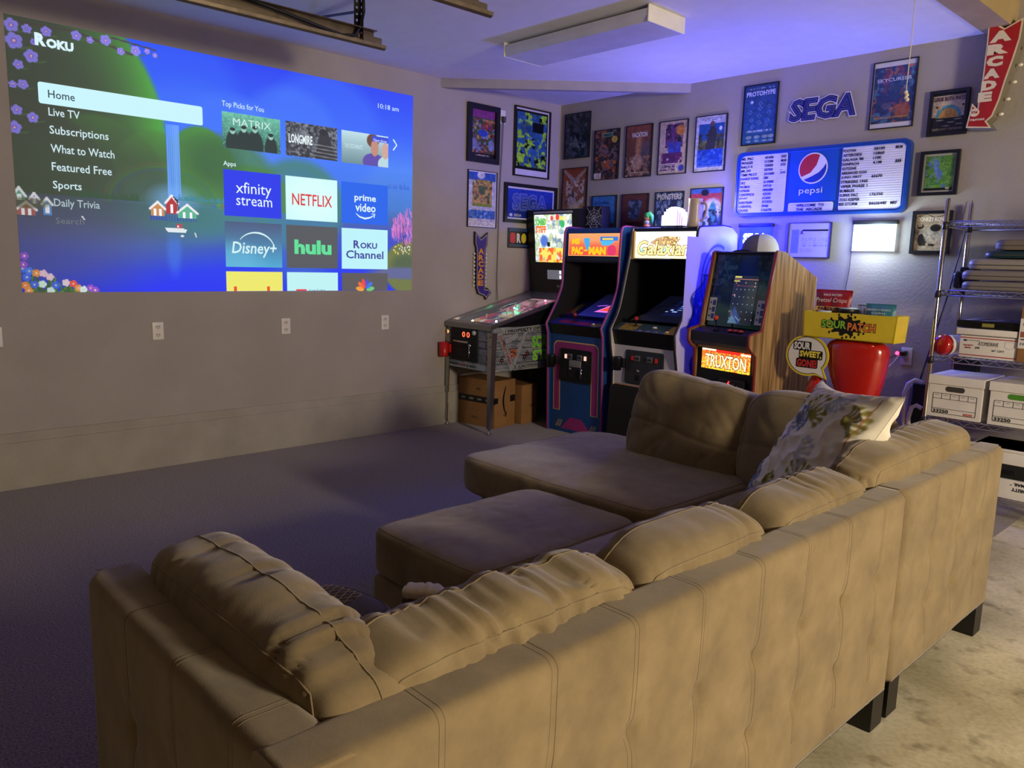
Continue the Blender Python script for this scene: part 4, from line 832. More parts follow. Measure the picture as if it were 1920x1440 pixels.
# --- soda menu board
def board():
    t = thing('menu_board', 'blue soda menu board listing arcade high scores', 'board', (1.848, 0, 1.730)); W_, H_ = 1.218, .457; X0 = 1.848; Z0 = 1.730
    bl = mat('blue_board_plastic', (26, 68, 146), .35)
    o = rrect(0, W_, 0, H_, .045, 6); MB().prism(o, 0, -.035).build('board_body', bl, t)
    sc = lambda k: [(W_ / 2 + (x - W_ / 2) * (1 - 2 * k / W_), H_ / 2 + (z - H_ / 2) * (1 - 2 * k / H_)) for x, z in o]
    MB().ring(o, sc(.016), -.035, -.05).build('rim', bl, t); MB().ring(sc(.019), sc(.026), -.035, -.043).build('rim', mat('light_blue_rim', (44, 96, 176), .35), t)
    wp = mat('white_letter_panel', (222, 220, 228), .5); blk = pm('14121c', .5)
    PA = {}
    for n, x0, x1, z0, z1 in (('l', 1.877, 2.238, 1.756, 2.163), ('r', 2.63, 3.032, 1.756, 2.165), ('w', 2.271, 2.593, 1.754, 1.815)):
        PA[n] = flat('letter_panel', rrect(x0 - X0, x1 - X0, z0 - Z0, z1 - Z0, .012), -.035, wp, t, .004)
        b = MB(); z = z0 - Z0 + .012
        while z < z1 - Z0 - .01: b.box(x0 - X0 + .004, x1 - X0 - .004, -.0402, -.039, z, z + .0015); z += .0147
        b.build('track_rails', pm('d2d0da', .5), PA[n], kind='stuff')
    LT = [('MS. PAC', '41430', 'DAD'), ('FROGGER', '11330', 'MLM'), ('RALLY-X', '73950', 'SYD'), ('MR. DO', '59700', '-'), ('TIME PILOT', '231600', 'JOE'), ('DONKEY KONG', '58K', ''), ('DK3', '213900', ''), ('PACMAN', '29710', ''), ('GYRUSS', '180280', ''), ('CENTIPEDE', '43250', ''), ('JOUST', '61650', ''), ('ROBOTRON', '373925', ''), ('CARNIVAL', '5940', ''), ('GALAGA', '116670', '')]
    RT = [('POOYAN', '58100', 'MLM'), ('ASTEROIDS', '15860', ''), ("GALAGA '88", '110K', ''), ('DONPACHI', '4.1M', 'JJJ'), ('OUTZONE', '', ''), ('ARKANOID DOH', '', ''), ('JUNO FIRST', '65670', ''), ('STRIKERS 1945', '', ''), ('VIPER PHASE 1', '', ''), ('BUBBLES', '', ''), ('SUPER PAC', '176350', ''), ('ZOO KEEPER', '', ''), ('BEE STORM', '84606440', 'MRF')]
    def rows(T, x0, z1, dz, cw, cx, h, par):
        for i, (a, s, n) in enumerate(T):
            z = z1 - Z0 - (i + 1) * dz
            for q, x in ((a, 0), (s, cx[0]), (n, cx[1])):
                if q: text(q, x0 - X0 + .005 + x, z, max(.012, len(q) * cw), h if q != '-' else h * .2, -.0405, blk, par, bold=.03)
    rows(LT, 1.877, 2.158, .0282, .0132, (.185, .31), .019, PA['l']); rows(RT, 2.63, 2.158, .0288, .0138, (.20, .335), .019, PA['r'])
    text('WELCOME  TO', .485, .056, .20, .019, -.0405, blk, PA['w'], bold=.03); text('THE  ARCADE', .485, .029, .19, .019, -.0405, blk, PA['w'], bold=.03)
    flat('logo_panel', [(2.262 - X0, 1.823 - Z0), (2.605 - X0, 1.823 - Z0), (2.605 - X0, 2.180 - Z0), (2.262 - X0, 2.180 - Z0)], -.035, mat('bright_blue_print', (22, 82, 164), .4), t, .003)
    cx, cz, r = 2.431 - X0, 2.043 - Z0, .104; g = flat('globe', ell(cx, cz, r, r, 40), -.038, pm('ece6e8', .4), t, .0015)
    c = .095; A = lambda d: (cx + c * math.cos(math.radians(d)), cz + c * math.sin(math.radians(d)))
    flat('red_field', [A(d) for d in range(62, 224, 9)] + [(cx - .015, cz - .030), (cx + .025, cz + .020), (cx + .044, cz + .084)], -.0398, pm('c02c38', .4), t, .0006)
    flat('blue_field', [A(d) for d in range(232, 385, 9)] + [(cx + .075, cz + .0), (cx + .045, cz - .030), (cx + .0, cz - .052)], -.0398, pm('1c3c94', .4), t, .0006)
    text('pepsi', .495, .133, .168, .052, -.0385, pm('e4e8f0', .4), t, bold=.004)
board()
# --- lit LED signs
def ledsign(lab, x, z, wd, ht, pic, es, lt, pw, dep=.03, front=0, fz=.5):
    t = thing('led_sign', lab, 'sign', (x, 0, z)); MB().bbox(-.006, wd + .006, -dep - .012, -.004, ht - .012, ht + .014, .004).build('top_bar', pm('1c1c20', .4), t)
    pic.build('lit_panel', 0, wd, 0, ht - .01, -dep, print_mat('led_%g' % es, es=es, rough=.2), t)
    MB().box(0, wd, -dep + .0005, -dep + .006, 0, ht - .01).build('acrylic_sheet', emis(lt, es * .45), t)
    l = lamp('sign_glow', 'AREA', (0, 0, 0), pw, tuple(lin(hx(lt))), wd * .9, sy=ht * .8); l.parent = t; l.location = (wd / 2, -dep + .010, ht / 2); l.rotation_euler = (-pi / 2, 0, 0)
    l = lamp('sign_glow', 'POINT', (0, 0, 0), front, tuple(lin(hx(lt))), .08); l.parent = t; l.location = (wd / 2, -dep - .11, ht * fz)
    return t
p = Pic(60, 40, 'dff6ff', 1.5); p.grad('c0e8f4', 'd8f0f8'); p.ell(.5, .5, .52, .42, 'ffffff', .3); p.ell(.5, .97, .5, .14, '8cb0c0', .4, .8)
ledsign('glowing white LED sign below the menu board', 2.745, 1.487, .275, .185, p, 2.4, 'd8f0ff', 4., front=9)
p = Pic(80, 54, '0408f8', 1.5); p.grad('0408ff', '0206d0')
t = ledsign('glowing blue SEGA LED sign behind the white cap', 1.897, 1.478, .26, .187, p, 30., '0408ff', 30, front=75, fz=1.1)
text('SEGA', .035, .055, .19, .075, -.0315, emis('c0e4ff', 9), t, bold=.05)
tag(MB().tube([(2.747, -.02, 1.66), (2.748, -.018, 1.60), (2.738, -.012, 1.52), (2.735, -.012, 1.45), (2.735, -.014, 1.36), (2.722, -.012, 1.25), (2.73, -.02, 1.12), (2.74, -.05, .95)], .0022, 6).build('power_cord', pm('302e30', .6)), 'thin dark cord hanging from the white LED sign', 'cord')
# --- red arrow marquee sign
def redarrow():
    t = thing('arrow_sign', 'large red metal ARCADE arrow sign pointing down at the right', 'sign', (3.5, -.0, 2.19)); dx = -3.5; dz = -2.19
    raw = [(3.449, 2.790), (3.534, 2.729), (3.623, 2.769), (3.617, 2.66), (3.597, 2.56), (3.570, 2.445), (3.55, 2.34), (3.523, 2.252), (3.496, 2.228), (3.525, 2.188), (3.390, 2.202), (3.409, 2.338), (3.44, 2.304), (3.448, 2.399), (3.450, 2.52), (3.451, 2.65)]
    o = [(x + dx, z + dz) for x, z in raw]; n = len(o)
    def inset(d):
        r = []
        for i in range(n):
            a, b, c = Vector(o[i - 1]), Vector(o[i]), Vector(o[(i + 1) % n]); e1 = (b - a).normalized(); e2 = (c - b).normalized(); n1 = Vector((e1.y, -e1.x)); n2 = Vector((e2.y, -e2.x)); m = (n1 + n2); m = m.normalized() / max(.45, m.normalized().dot(n1)); r.append(tuple(b + m * d))
        return r
    s = 1 if sum(o[i - 1][0] * o[i][1] - o[i][0] * o[i - 1][1] for i in range(n)) < 0 else -1
    MB().prism(o, -.012, -.12).build('sign_box', mat('aged_grey_metal', (120, 112, 96), .6), t)
    flat('border', o, -.120, pm('ded2bc', .5), t, .0015); flat('red_face', inset(.0085 * s), -.1215, mat('red_sign_enamel', (172, 34, 36), .4, var=.12), t, .0015)
    wl = pm('e2d8c4', .5)
    for c, x, z, w_, h_ in (('A', 3.470, 2.658, .100, .060), ('R', 3.463, 2.592, .098, .056), ('C', 3.465, 2.527, .076, .056), ('A', 3.457, 2.463, .076, .054), ('D', 3.452, 2.400, .072, .053), ('E', 3.441, 2.338, .066, .053)):
        text(c, x + dx - w_ * .05, z + dz, w_ * 1.1, h_ * 1.02, -.1232, wl, t, bold=.075)
    flat('coin_disc', ell(3.428 + dx, 2.284 + dz, .026, .023), -.123, wl, t); text('25¢', 3.410 + dx, 2.276 + dz, .036, .017, -.1245, pm('a02428', .5), t, bold=.03); text('games', 3.405 + dx, 2.232 + dz, .08, .016, -.1232, wl, t, bold=.03)
    for x, z in ((3.622, 2.62), (3.605, 2.53), (3.585, 2.44), (3.562, 2.35), (3.537, 2.27)):
        MB().lathe([(.006, -.004), (.008, .004), (.010, .012), (.007, .02), (0, .024)], (x + dx + .004, -.065, z + dz), 10, 'x').build('bulb', mat('clear_bulb', (250, 244, 224), .1, spec=.8), t)
redarrow()
# ================================================================== game cabinets
def rebase(root, loc):
    """build in room coordinates first, then move the origin to the thing's base"""
    T_ = Matrix.Translation(-Vector(loc)); seen = set()
    def go(o):
        for c in o.children:
            if c.data and c.data.name not in seen: seen.add(c.data.name); c.data.transform(T_)
            go(c)
    go(root); root.location = loc
chrome = mat('chrome_metal', (190, 190, 192), .18, 1., var=.03); BLK = mat('black_cabinet', (14, 14, 17), .35, var=.1); VBLK = mat('flat_black', (9, 9, 11), .7, var=.1)
RX = lambda yy, x0, zz, ang: Matrix.Translation((x0, yy, zz)) @ Matrix.Rotation(ang, 4, 'X')
RS = lambda x: Matrix.Translation((x, 0, 0)) @ Matrix.Rotation(pi / 2, 4, 'Z')
# ------------------------------------------------------------------ pinball
def pinball():
    t = thing('pinball_machine', 'pinball machine with weathered plank artwork and lit backglass in the corner', 'pinball'); x0, x1 = .012, .572; yf = -1.285; yb = -.30; zb, z0, z1 = .497, .845, 1.085
    prof = [(yf, zb), (yf, z0), (yb, z1), (yb, zb)]
    MB().prism(prof, x0, x0 + .018, 'x').prism(prof, x1 - .018, x1, 'x').box(x0, x1, yf, yf + .018, zb, z0).box(x0, x1, yb - .018, yb, zb, z1).box(x0, x1, yf, yb, zb, zb + .015).build('cabinet_body', mat('pinball_cabinet_paint', (96, 104, 108), .5), t)
    PRM = print_mat('cabinet_print', rough=.45)
    def planks(nx, ny, seed, asp):
        p = Pic(nx, ny, '7c8084', asp); p.blobs(['989c98', '62686e', '888a84'], 4, seed, lo=.45, hi=.62)
        g = fbm(p.u * 6 * asp, p.v * 60, 0, seed + 3, 2); p.mix(np.clip((g - .5) * 2.5, 0, .5), '3c4248')
        for k in range(1, 6): p.line(0, k / 6, 1, k / 6 + .01, .010, '20242a')
        r_ = random.Random(seed)
        for k in range(9): x = r_.random(); z = r_.randrange(6) / 6; p.line(x, z, x, z + 1 / 6, .008, '2a2e34'); p.ell(x + .01, z + .04, .006, .01, '16181c', .4)
        return p
    # front artwork
    p = planks(80, 50, 5, 1.6); p.rect(0, .0, 1, .13, '9ca8a4'); p.a[..., 2] *= 1.06
    for x, z in ((.04, .78), (.05, .22), (.93, .3)):
        for k in range(8): a = k * pi / 4; p.line(x, z, x + .035 * math.cos(a), z + .06 * math.sin(a), .02, '14161a')
        p.ell(x, z, .016, .026, 'c04830', .3)
    p.build('front_art', x0, x1, zb, z0, yf - .001, PRM, t)
    text('WARNING:', .06, .512, .12, .022, yf - .0015, pm('1c2024', .5), t, bold=.03); text('RAVE', .19, .511, .075, .022, yf - .0015, pm('a03028', .5), t, bold=.03); text('IS WILD', .275, .508, .12, .022, yf - .0015, pm('1c2024', .5), t, bold=.03)
    MB().lathe([(.012, 0), (.012, .006), (.006, .009), (0, .009)], (.033, yf - .001, .775), 10, 'y').build('start_button', emis('ff9a50', 2.5), t)
    # coin door
    d = MB().bbox(.082, .412, yf - .012, yf, .555, .835, .006).build('coin_door', VBLK, t)
    for i, c in enumerate('00'): text(c, .228 + i * .056, .748, .036, .042, yf - .0125, emis('ff4a30', 5), d, 'display_digit', bold=.0)
    MB().bbox(.222, .325, yf - .0123, yf - .011, .742, .796, .002).build('display_window', pm('1c0808', .2), d)
    MB().lathe([(.018, 0), (.018, .012), (.010, .016), (0, .016)], (.378, yf - .012, .79), 14, 'y').build('button', pm('c8ccd4', .3), d)
    MB().bbox(.12, .30, yf - .02, yf - .011, .700, .716, .003).build('coin_plate', chrome, d); MB().lathe([(.016, 0), (.016, .018), (0, .02)], (.335, yf - .012, .685), 10, 'y').build('lock', chrome, d)
    MB().tube([(.335, yf - .03, .68), (.338, yf - .03, .62), (.334, yf - .028, .585)], .005, 6).build('key_chain', chrome, d)
    for k in range(5): MB().box(.15, .30, yf - .0135, yf - .0115, .60 + k * .012, .604 + k * .012).build('vent_slat', pm('202024', .4), d)
    # plank artwork along the visible side
    p = planks(150, 66, 9, 2.3); p.build('side_art', yf, yb, zb, .845, -.0008, PRM, t, RS(x1))
    # slope part of the side above the art rectangle
    MB().prism([(yf, .845), (yb, z1 - .004), (yb, .845)], x1, x1 + .0008, 'x').build('side_panel_top', BLK, t)
    def side(s, y, z, wd, h, c, rot=0, bold=.03, nm='lettering'):
        M_ = RS(x1) @ Matrix.Translation((y, 0, z)) @ Matrix.Rotation(-rot, 4, 'Y'); return text(s, 0, 0, wd, h, -.0022, pm(c, .5), t, nm, bold=bold, M=M_)
    def plank(y, z, wd, h, rot, c='8a8c88'):
        M_ = RS(x1) @ Matrix.Translation((y, 0, z)) @ Matrix.Rotation(-rot, 4, 'Y'); b = MB().prism([(-.004, -.002), (wd + .004, -.002), (wd + .004, h + .002), (-.004, h + .002)], -.0009, -.0012); b.xf(M_); b.build('plank_edge', pm('24282c', .6), t); b = MB().prism([(0, 0), (wd, 0), (wd, h), (0, h)], -.0012, -.0018); b.xf(M_); b.build('plank', pm(c, .6, var=.15, vs=30), t)
    plank(-1.14, .792, .62, .042, .05); side('PROPERTY OF: ELVIRA', -1.12, .799, .56, .026, '1c2024', .05)
    plank(-1.02, .510, .6, .034, .02); side('CAUTION: HANDLE', -1.0, .514, .46, .023, '1c2024', .02)
    plank(-1.235, .795, .34, .05, -1.10); side('DO NOT OPEN!', -1.215, .775, .26, .028, '8a3028', -1.10)
    plank(-1.03, .53, .30, .04, 1.12); plank(-1.16, .70, .17, .045, .35)
    p = Pic(30, 24, '16181c', 1.2); p.blobs(['b85030', 'd89870', '6a2c20'], 5, 3, lo=.45, hi=.55); p.build('side_art', -1.09, -1.02, .60, .67, -.0022, PRM, t, RS(x1))
    for y, z in ((-1.18, .585), (-.93, .60), (-.90, .625)):
        b = MB().prism([(y + (.03 if k % 2 else .014) * math.cos(k * pi / 6), z + (.03 if k % 2 else .014) * math.sin(k * pi / 6)) for k in range(12)], -.0012, -.0020); b.xf(RS(x1)); b.build('splinter_hole', pm('101214', .6), t)
        b = MB().prism(ell(y, z, .007, .007, 8), -.002, -.0026); b.xf(RS(x1)); b.build('red_dot', pm('b84038', .5), t)
    side('SCARED', -.85, .665, .34, .10, '76c838', .03, .05); side('STIFF', -.84, .56, .30, .09, '84d040', .03, .05)
    # lock bar, rails, glass and playfield
    MB().prism([(yf - .018, z0 - .025), (yf - .018, z0 + .010), (yf - .008, z0 + .018), (yf + .05, z0 + .030), (yf + .05, z0)], x0 - .004, x1 + .004, 'x').build('lock_bar', mat('brushed_steel', (150, 150, 150), .3, .9), t)
    sl = (z1 - z0) / (yb - yf)
    for xx in (x0, x1): MB().prism([(yf + .02, z0 + .0), (yf + .02, z0 + .026), (yb, z1 + .03), (yb, z1)], xx - .010 if xx == x0 else xx - .018, xx + .018 if xx == x0 else xx + .010, 'x').build('side_rail', mat('brushed_steel', (150, 150, 150), .3, .9), t)
    ang = math.atan(sl)
    p = Pic(60, 100, '30343c', .6); p.blobs(['8a4a60', '3a6a58', '7080a0', 'c09858', '403050', 'a83048', 'c8c8c0'], 7, 19, lo=.5, hi=.58); p.grad('c8909c', 'd86a88', p.box(0, .55, 1, .75) * .75); p.rect(0, .75, 1, 1, 'c87890', .6); p.tx(.1, .58, .9, .72, 3, '501828', dens=.5, al=.8); p.rect(.05, 0, .95, .06, '90a890'); p.rect(.2, .02, .45, .07, 'a8e070'); p.rect(.5, .02, .8, .07, 'e88898'); p.ell(.3, .5, .06, .03, '40ffa0', .6); p.ell(.55, .52, .05, .03, '60ffb0', .6); p.rect(0, 0, .03, 1, '101216')
    Mp_ = Matrix.Translation((0, yf + .03, z0 - .035)) @ Matrix.Rotation(ang - pi / 2, 4, 'X')
    p.build('playfield', x0 + .02, x1 - .02, 0, 1.0, 0, print_mat('lit_playfield', es=.75, rough=.3), t, Mp_)
    def pf(x, s, dz=0): return (x, yf + .03 + s * math.cos(ang), z0 - .035 + s * math.sin(ang) + dz)
    for x, s, c in ((.20, .62, 'e0e0e8'), (.34, .66, 'e8b0c0'), (.26, .74, 'd0e8d0')):
        q = pf(x, s, .0); MB().lathe([(.035, 0), (.035, .006), (.02, .01), (.018, .028), (.036, .034), (.03, .042), (0, .045)], q, 14).build('bumper', pm(c, .3), t)
    for x, s in ((.12, .48), (.19, .5), (.24, .44), (.42, .52), (.36, .40), (.3, .3), (.46, .34), (.14, .3)): MB().lathe([(.006, 0), (.006, .03), (.009, .034), (0, .04)], pf(x, s), 8).build('post', pm('e8e8d8', .3), t)
    for x, s, c in ((.25, .55, '30ff90'), (.19, .58, '50ffb0'), (.37, .2, 'ffffff'), (.13, .15, 'ffe8c0'), (.3, .85, 'ff5080')): MB().lathe([(.008, 0), (.009, .008), (0, .018)], pf(x, s, .01), 8).build('playfield_lamp', emis(c, 14), t)
    MB().tube([pf(.12, .4, .03), pf(.14, .55, .05), pf(.22, .7, .055), pf(.33, .72, .05), pf(.4, .6, .045), pf(.42, .42, .03)], .004, 6).build('wire_ramp', chrome, t)
    for s_, x in ((1, .22), (-1, .36)): MB().prism([(x, yf + .16), (x + .055 * s_, yf + .145), (x + .055 * s_, yf + .135), (x, yf + .138)], pf(x, .13)[2] + .012, pf(x, .13)[2] + .026, 'z').build('flipper', pm('d8c040', .4), t)
    gl = mat('playfield_glass', (220, 235, 240), .03, alpha=.10, spec=1., var=0)
    MB().prism([(yf + .03, z0 + .021), (yf + .03, z0 + .025), (yb, z1 + .028), (yb, z1 + .024)], x0 + .016, x1 - .016, 'x').build('playfield_glass', gl, t)
    # legs
    for lx, ly, sx, sy in ((x0, yf, -1, -1), (x1, yf, 1, -1), (x0, yb, -1, 1), (x1, yb, 1, 1)):
        g = MB(); top = .80 if ly == yf else .78; fx, fy = (lx + sx * .004 if sx > 0 else lx + .012), ly + sy * .012
        a = [(lx, ly), (lx - sx * .045, ly), (lx, ly - sy * .045)]; 
        for dx, dy, wx, wy in ((-sx * .050, 0, sx * .054, sy * .004), (0, -sy * .050, sx * .004, sy * .054)):
            v = []
            for z, k in ((top, 1.), (.045, .55)):
                cx, cy = (lx if z > .4 else fx), (ly if z > .4 else fy)
                xs = (cx + dx * k, cx + dx * k + wx * (k if abs(wx) > .01 else 1)); ys = (cy + dy * k, cy + dy * k + wy * (k if abs(wy) > .01 else 1))
                v += [(xs[0], ys[0], z), (xs[1], ys[0], z), (xs[1], ys[1], z), (xs[0], ys[1], z)]
            g.add(v, [(0, 1, 2, 3), (7, 6, 5, 4), (0, 4, 5, 1), (1, 5, 6, 2), (2, 6, 7, 3), (3, 7, 4, 0)])
        l_ = g.build('leg', mat('leg_chrome', (168, 166, 160), .25, .95), t)
        MB().lathe([(.020, .0), (.020, .008), (.006, .018), (.006, .05)], (fx - sx * .012, fy - sy * .012, 0), 10).build('leveller_foot', chrome, l_)
        if ly == yf:
            for zz in (.775, .70): MB().lathe([(.009, 0), (.008, .006), (0, .009)], (lx - sx * .018, ly - .006, zz), 8, 'y').build('leg_bolt', chrome, l_)
    # backbox
    X0, X1 = .030, .650; pb = [(-.335, 1.02), (-.415, 1.80), (-.03, 1.80), (-.03, 1.02)]
    MB().prism([(pb[0][0] + .03, 1.02), (pb[1][0] + .03, 1.80), (-.03, 1.80), (-.03, 1.02)], X0, X1, 'x').build('backbox', BLK, t)
    bx = MB(); lean = math.atan(.08 / .78); Mb = Matrix.Translation((0, -.335, 1.02)) @ Matrix.Rotation(lean, 4, 'X')
    bz = MB().ring([(X0, 0), (X1, 0), (X1, .785), (X0, .785)], [(X0 + .075, .34), (X1 - .095, .34), (X1 - .095, .745), (X0 + .075, .745)], .03, -.004); bz.xf(Mb); bz.build('backbox_frame', BLK, t)
    p = Pic(80, 66, 'cfd8d8', 1.25); p.blobs(['9ab8c0', 'e8e0b0', '7890a8', 'b8c8a0', 'e8f0f0'], 6, 27, lo=.5, hi=.6); p.blobs(['d04028', 'e8a038', 'e86030', 'f0d860'], 6, 31, (.1, 0, 1, .3), .44, .52); p.ell(.25, .45, .1, .12, '5070c8', .4); p.ell(.47, .92, .04, .05, 'e04848', .2); p.ell(.62, .94, .045, .06, 'e83838', .2); p.ell(.72, .92, .06, .04, 'f0e060', .2); p.ell(.74, .80, .06, .08, '30b060', .2); p.ell(.4, .93, .035, .05, 'f0f0e8', .2); p.rect(.33, .33, .4, .42, '1c2028')
    p.build('backglass', X0 + .075, X1 - .095, .34, .745, .004, print_mat('lit_backglass', es=1.25, rough=.2), t, Mb)
    for k, (s, c) in enumerate((('SCARED', '58c030'), ('STIFF', 'f07020'))): text(s, X0 + .09, .655 - k * .065, .13, .06, .002, emis(c, 1.2), t, bold=.05, M=Mb @ Matrix.Translation((0, 0, 0)) @ Matrix.Rotation(0, 4, 'Y'))
    b = MB().box(X0 + .08, X1 - .08, -.008, -.003, .755, .772); b.xf(Mb); b.build('top_trim', mat('bright_steel', (215, 215, 205), .25, .8), t)
    b = MB().box(.25, .52, -.006, -.004, .195, .275); b.xf(Mb); b.build('score_display', emis('6c6a74', .9), t)
    for k in range(2): text('00' if k else '80', .395 + k * .0, .20 + k * .04, .022, .032, -.0065, emis('f4f4ff', 2.), t, M=Mb, bold=.02); text('11', .432, .20 + k * .04, .016, .032, -.0065, emis('f4f4ff', 2.), t, M=Mb, bold=.02)
    text('Bally', .36, .12, .07, .030, -.005, pm('a8a8b0', .4), t, shear=.2, M=Mb)
    rebase(t, (.292, -.79, 0))
    c = thing('cup_holder', 'red plastic cup holder clipped to the pinball leg', 'cup holder', (-.035 + .08, yf - .055, .575))
    MB().lathe([(.0, .0), (.034, .0), (.037, .01), (.040, .115), (.036, .115), (.033, .012), (0, .012)], (0, 0, 0), 16).build('cup', mat('red_plastic', (190, 28, 22), .35), c)
    MB().bbox(-.005, .045, .028, .050, .03, .10, .004).build('clip', MATS['red_plastic'], c)
pinball()
# ------------------------------------------------------------------ boxes under the pinball
def carton(lab, loc, rz, wx, dy, h, tape=True, smile=False, marks=()):
    t = thing('cardboard_box', lab, 'box', loc, rz, 'cardboard boxes under the pinball'); cb = mat('brown_cardboard', (150, 108, 62), .8, var=.1, vs=12)
    MB().bbox(-wx, 0, 0, dy, 0, h - .004, .003).build('box_body', cb, t)
    for a, b in ((0, dy / 2 - .002), (dy / 2 + .002, dy)): MB().box(-wx, 0, a, b, h - .004, h).build('flap', cb, t)
    bk = mat('black_packing_tape', (26, 24, 24), .35)
    if tape:
        MB().box(-wx - .0006, .0006, -.0006, .002, h * .50, h * .64).build('tape', bk, t); MB().box(-.002, .0006, -.0006, dy * .15, h * .52, h * .64).build('tape', bk, t); MB().box(-.002, .0006, dy * .75, dy, h * .52, h * .66).build('tape', bk, t)
        for k in range(4): MB().prism(rrect(-wx + .03 + k * .09, -wx + .075 + k * .09, h * .55, h * .59, .003, 2), -.0006, -.0012).build('tape_print', pm('8a8680', .5), t)
    if smile:
        n = 15; pts = []
        for i in range(n): a = i / (n - 1); pts.append((dy * .52 - .035 * math.sin(a * pi) * 1.0 + .01 * a, h * (.86 - .62 * a)))
        b = MB(); strip(b, pts, [.004 + .012 * math.sin(pi * i / (n - 1)) + .004 for i in range(n)], -.0008); b.xf(Matrix.Rotation(pi / 2, 4, 'Z')); b.build('print_mark', bk, t)
        b = MB(); strip(b, [(dy * .44, h * .255), (dy * .56, h * .215), (dy * .575, h * .32)], .008, -.0008); b.xf(Matrix.Rotation(pi / 2, 4, 'Z')); b.build('print_mark', bk, t)
    for s, x, z, wd, hh, sd in marks: text(s, x, z, wd, hh, -.0006, pm('4a3824', .6), t, bold=.02, M=Matrix.Rotation(pi / 2, 4, 'Z') if sd else None)
    return t
carton('larger cardboard box with black tape and a curved black arrow under the pinball machine', (.420, -1.10, 0.0), .14, .40, .262, .392, True, True, [('UPCX', -.20, .30, .045, .020, 0), ('ZCN-1', -.25, .06, .06, .018, 0)])
carton('smaller brown cardboard box behind the taped one under the pinball machine', (.425, -.80, 0.0), .10, .36, .20, .335, False, False, [('OLIN', .10, .14, .075, .026, 1)])

# ------------------------------------------------------------------ upright cabinets
def upright(t, prof, x0, x1, sidem, moldm, back=-.05):
    """two side panels cut to the profile, edge molding, back, base"""
    for xx in (x0, x1 - .02): MB().prism(prof, xx, xx + .02, 'x').build('side_panel', sidem, t)
    fr = [p for p in prof if p[0] < back - .02]
    for xx in (x0 + .010, x1 - .010): MB().tube([(xx, p[0] - .001, p[1]) for p in fr], .0105, 6).build('edge_molding', moldm, t)
    zt = max(p[1] for p in prof)
    zs = [p[1] for p in fr if p[1] > .5 and p[1] < 1.63]; ys = [p[0] for p in fr if p[1] > .5 and p[1] < 1.63]
    lin_ = [(float(np.interp(z, zs, ys)) + .006, z) for z in np.linspace(.87, 1.40, 14)]
    for xx in (x0 + .0205, x1 - .0245): MB().prism(lin_ + [(-.10, 1.40), (-.10, .87)], xx, xx + .004, 'x').build('inner_liner', VBLK, t)
    MB().box(x0 + .02, x1 - .02, back - .02, back - .002, .02, zt - .12).build('back_panel', VBLK, t)
def stick(t, x, y, z, c, h=.055):
    s = MB().lathe([(.022, 0), (.022, .003), (.006, .006), (.005, h)], (x, y, z), 12).build('joystick', BLK, t); MB().lathe([(0, h - .012), (.012, h - .008), (.017, h + .004), (.012, h + .016), (0, h + .020)], (x, y, z), 14).build('ball_top', mat('ball_' + c, hx(c), .25), s)
def btn(t, x, y, z, c, r=.014): MB().lathe([(r * 1.2, 0), (r * 1.2, .004), (r * .85, .005), (r * .8, .010), (0, .011)], (x, y, z), 14).build('button', mat('button_' + c, hx(c), .3), t)
def coin_door(t, x0, x1, z0, z1, y, base, lit='ff3020', ls=1.2):
    d = MB().prism(rrect(x0, x1, z0, z1, .018, 4), y, y - .012).build('coin_door', base, t); w = x1 - x0; h = z1 - z0
    MB().ring(rrect(x0 + .008, x1 - .008, z0 + .008, z1 - .008, .014, 4), rrect(x0 + .014, x1 - .014, z0 + .014, z1 - .014, .012, 4), y - .012, y - .016).build('door_rim', base, d)
    for s in (.34, .66):
        cx = x0 + w * s; MB().bbox(cx - .025, cx + .025, y - .026, y - .012, z0 + h * .68, z0 + h * .86, .003).build('coin_slot', mat('coin_slot_metal', (120, 124, 130), .3, .8), d); MB().box(cx - .017, cx + .017, y - .027, y - .025, z0 + h * .75, z0 + h * .79).build('slot', VBLK, d)
        cx2 = x0 + w * (.20 if s < .5 else .82); MB().bbox(cx2 - .012, cx2 + .012, y - .018, y - .012, z0 + h * .70, z0 + h * .83, .002).build('reject_button', emis(lit, ls), d)
        MB().lathe([(.012, 0), (.012, .012), (0, .013)], (x0 + w * (.36 if s < .5 else .72), y - .012, z0 + h * .40), 10, 'y').build('lock', chrome, d)
        MB().bbox(x0 + w * s - .022, x0 + w * s + .022, y - .014, y - .011, z0 + h * .10, z0 + h * .28, .003).build('coin_return', VBLK, d)
    return d
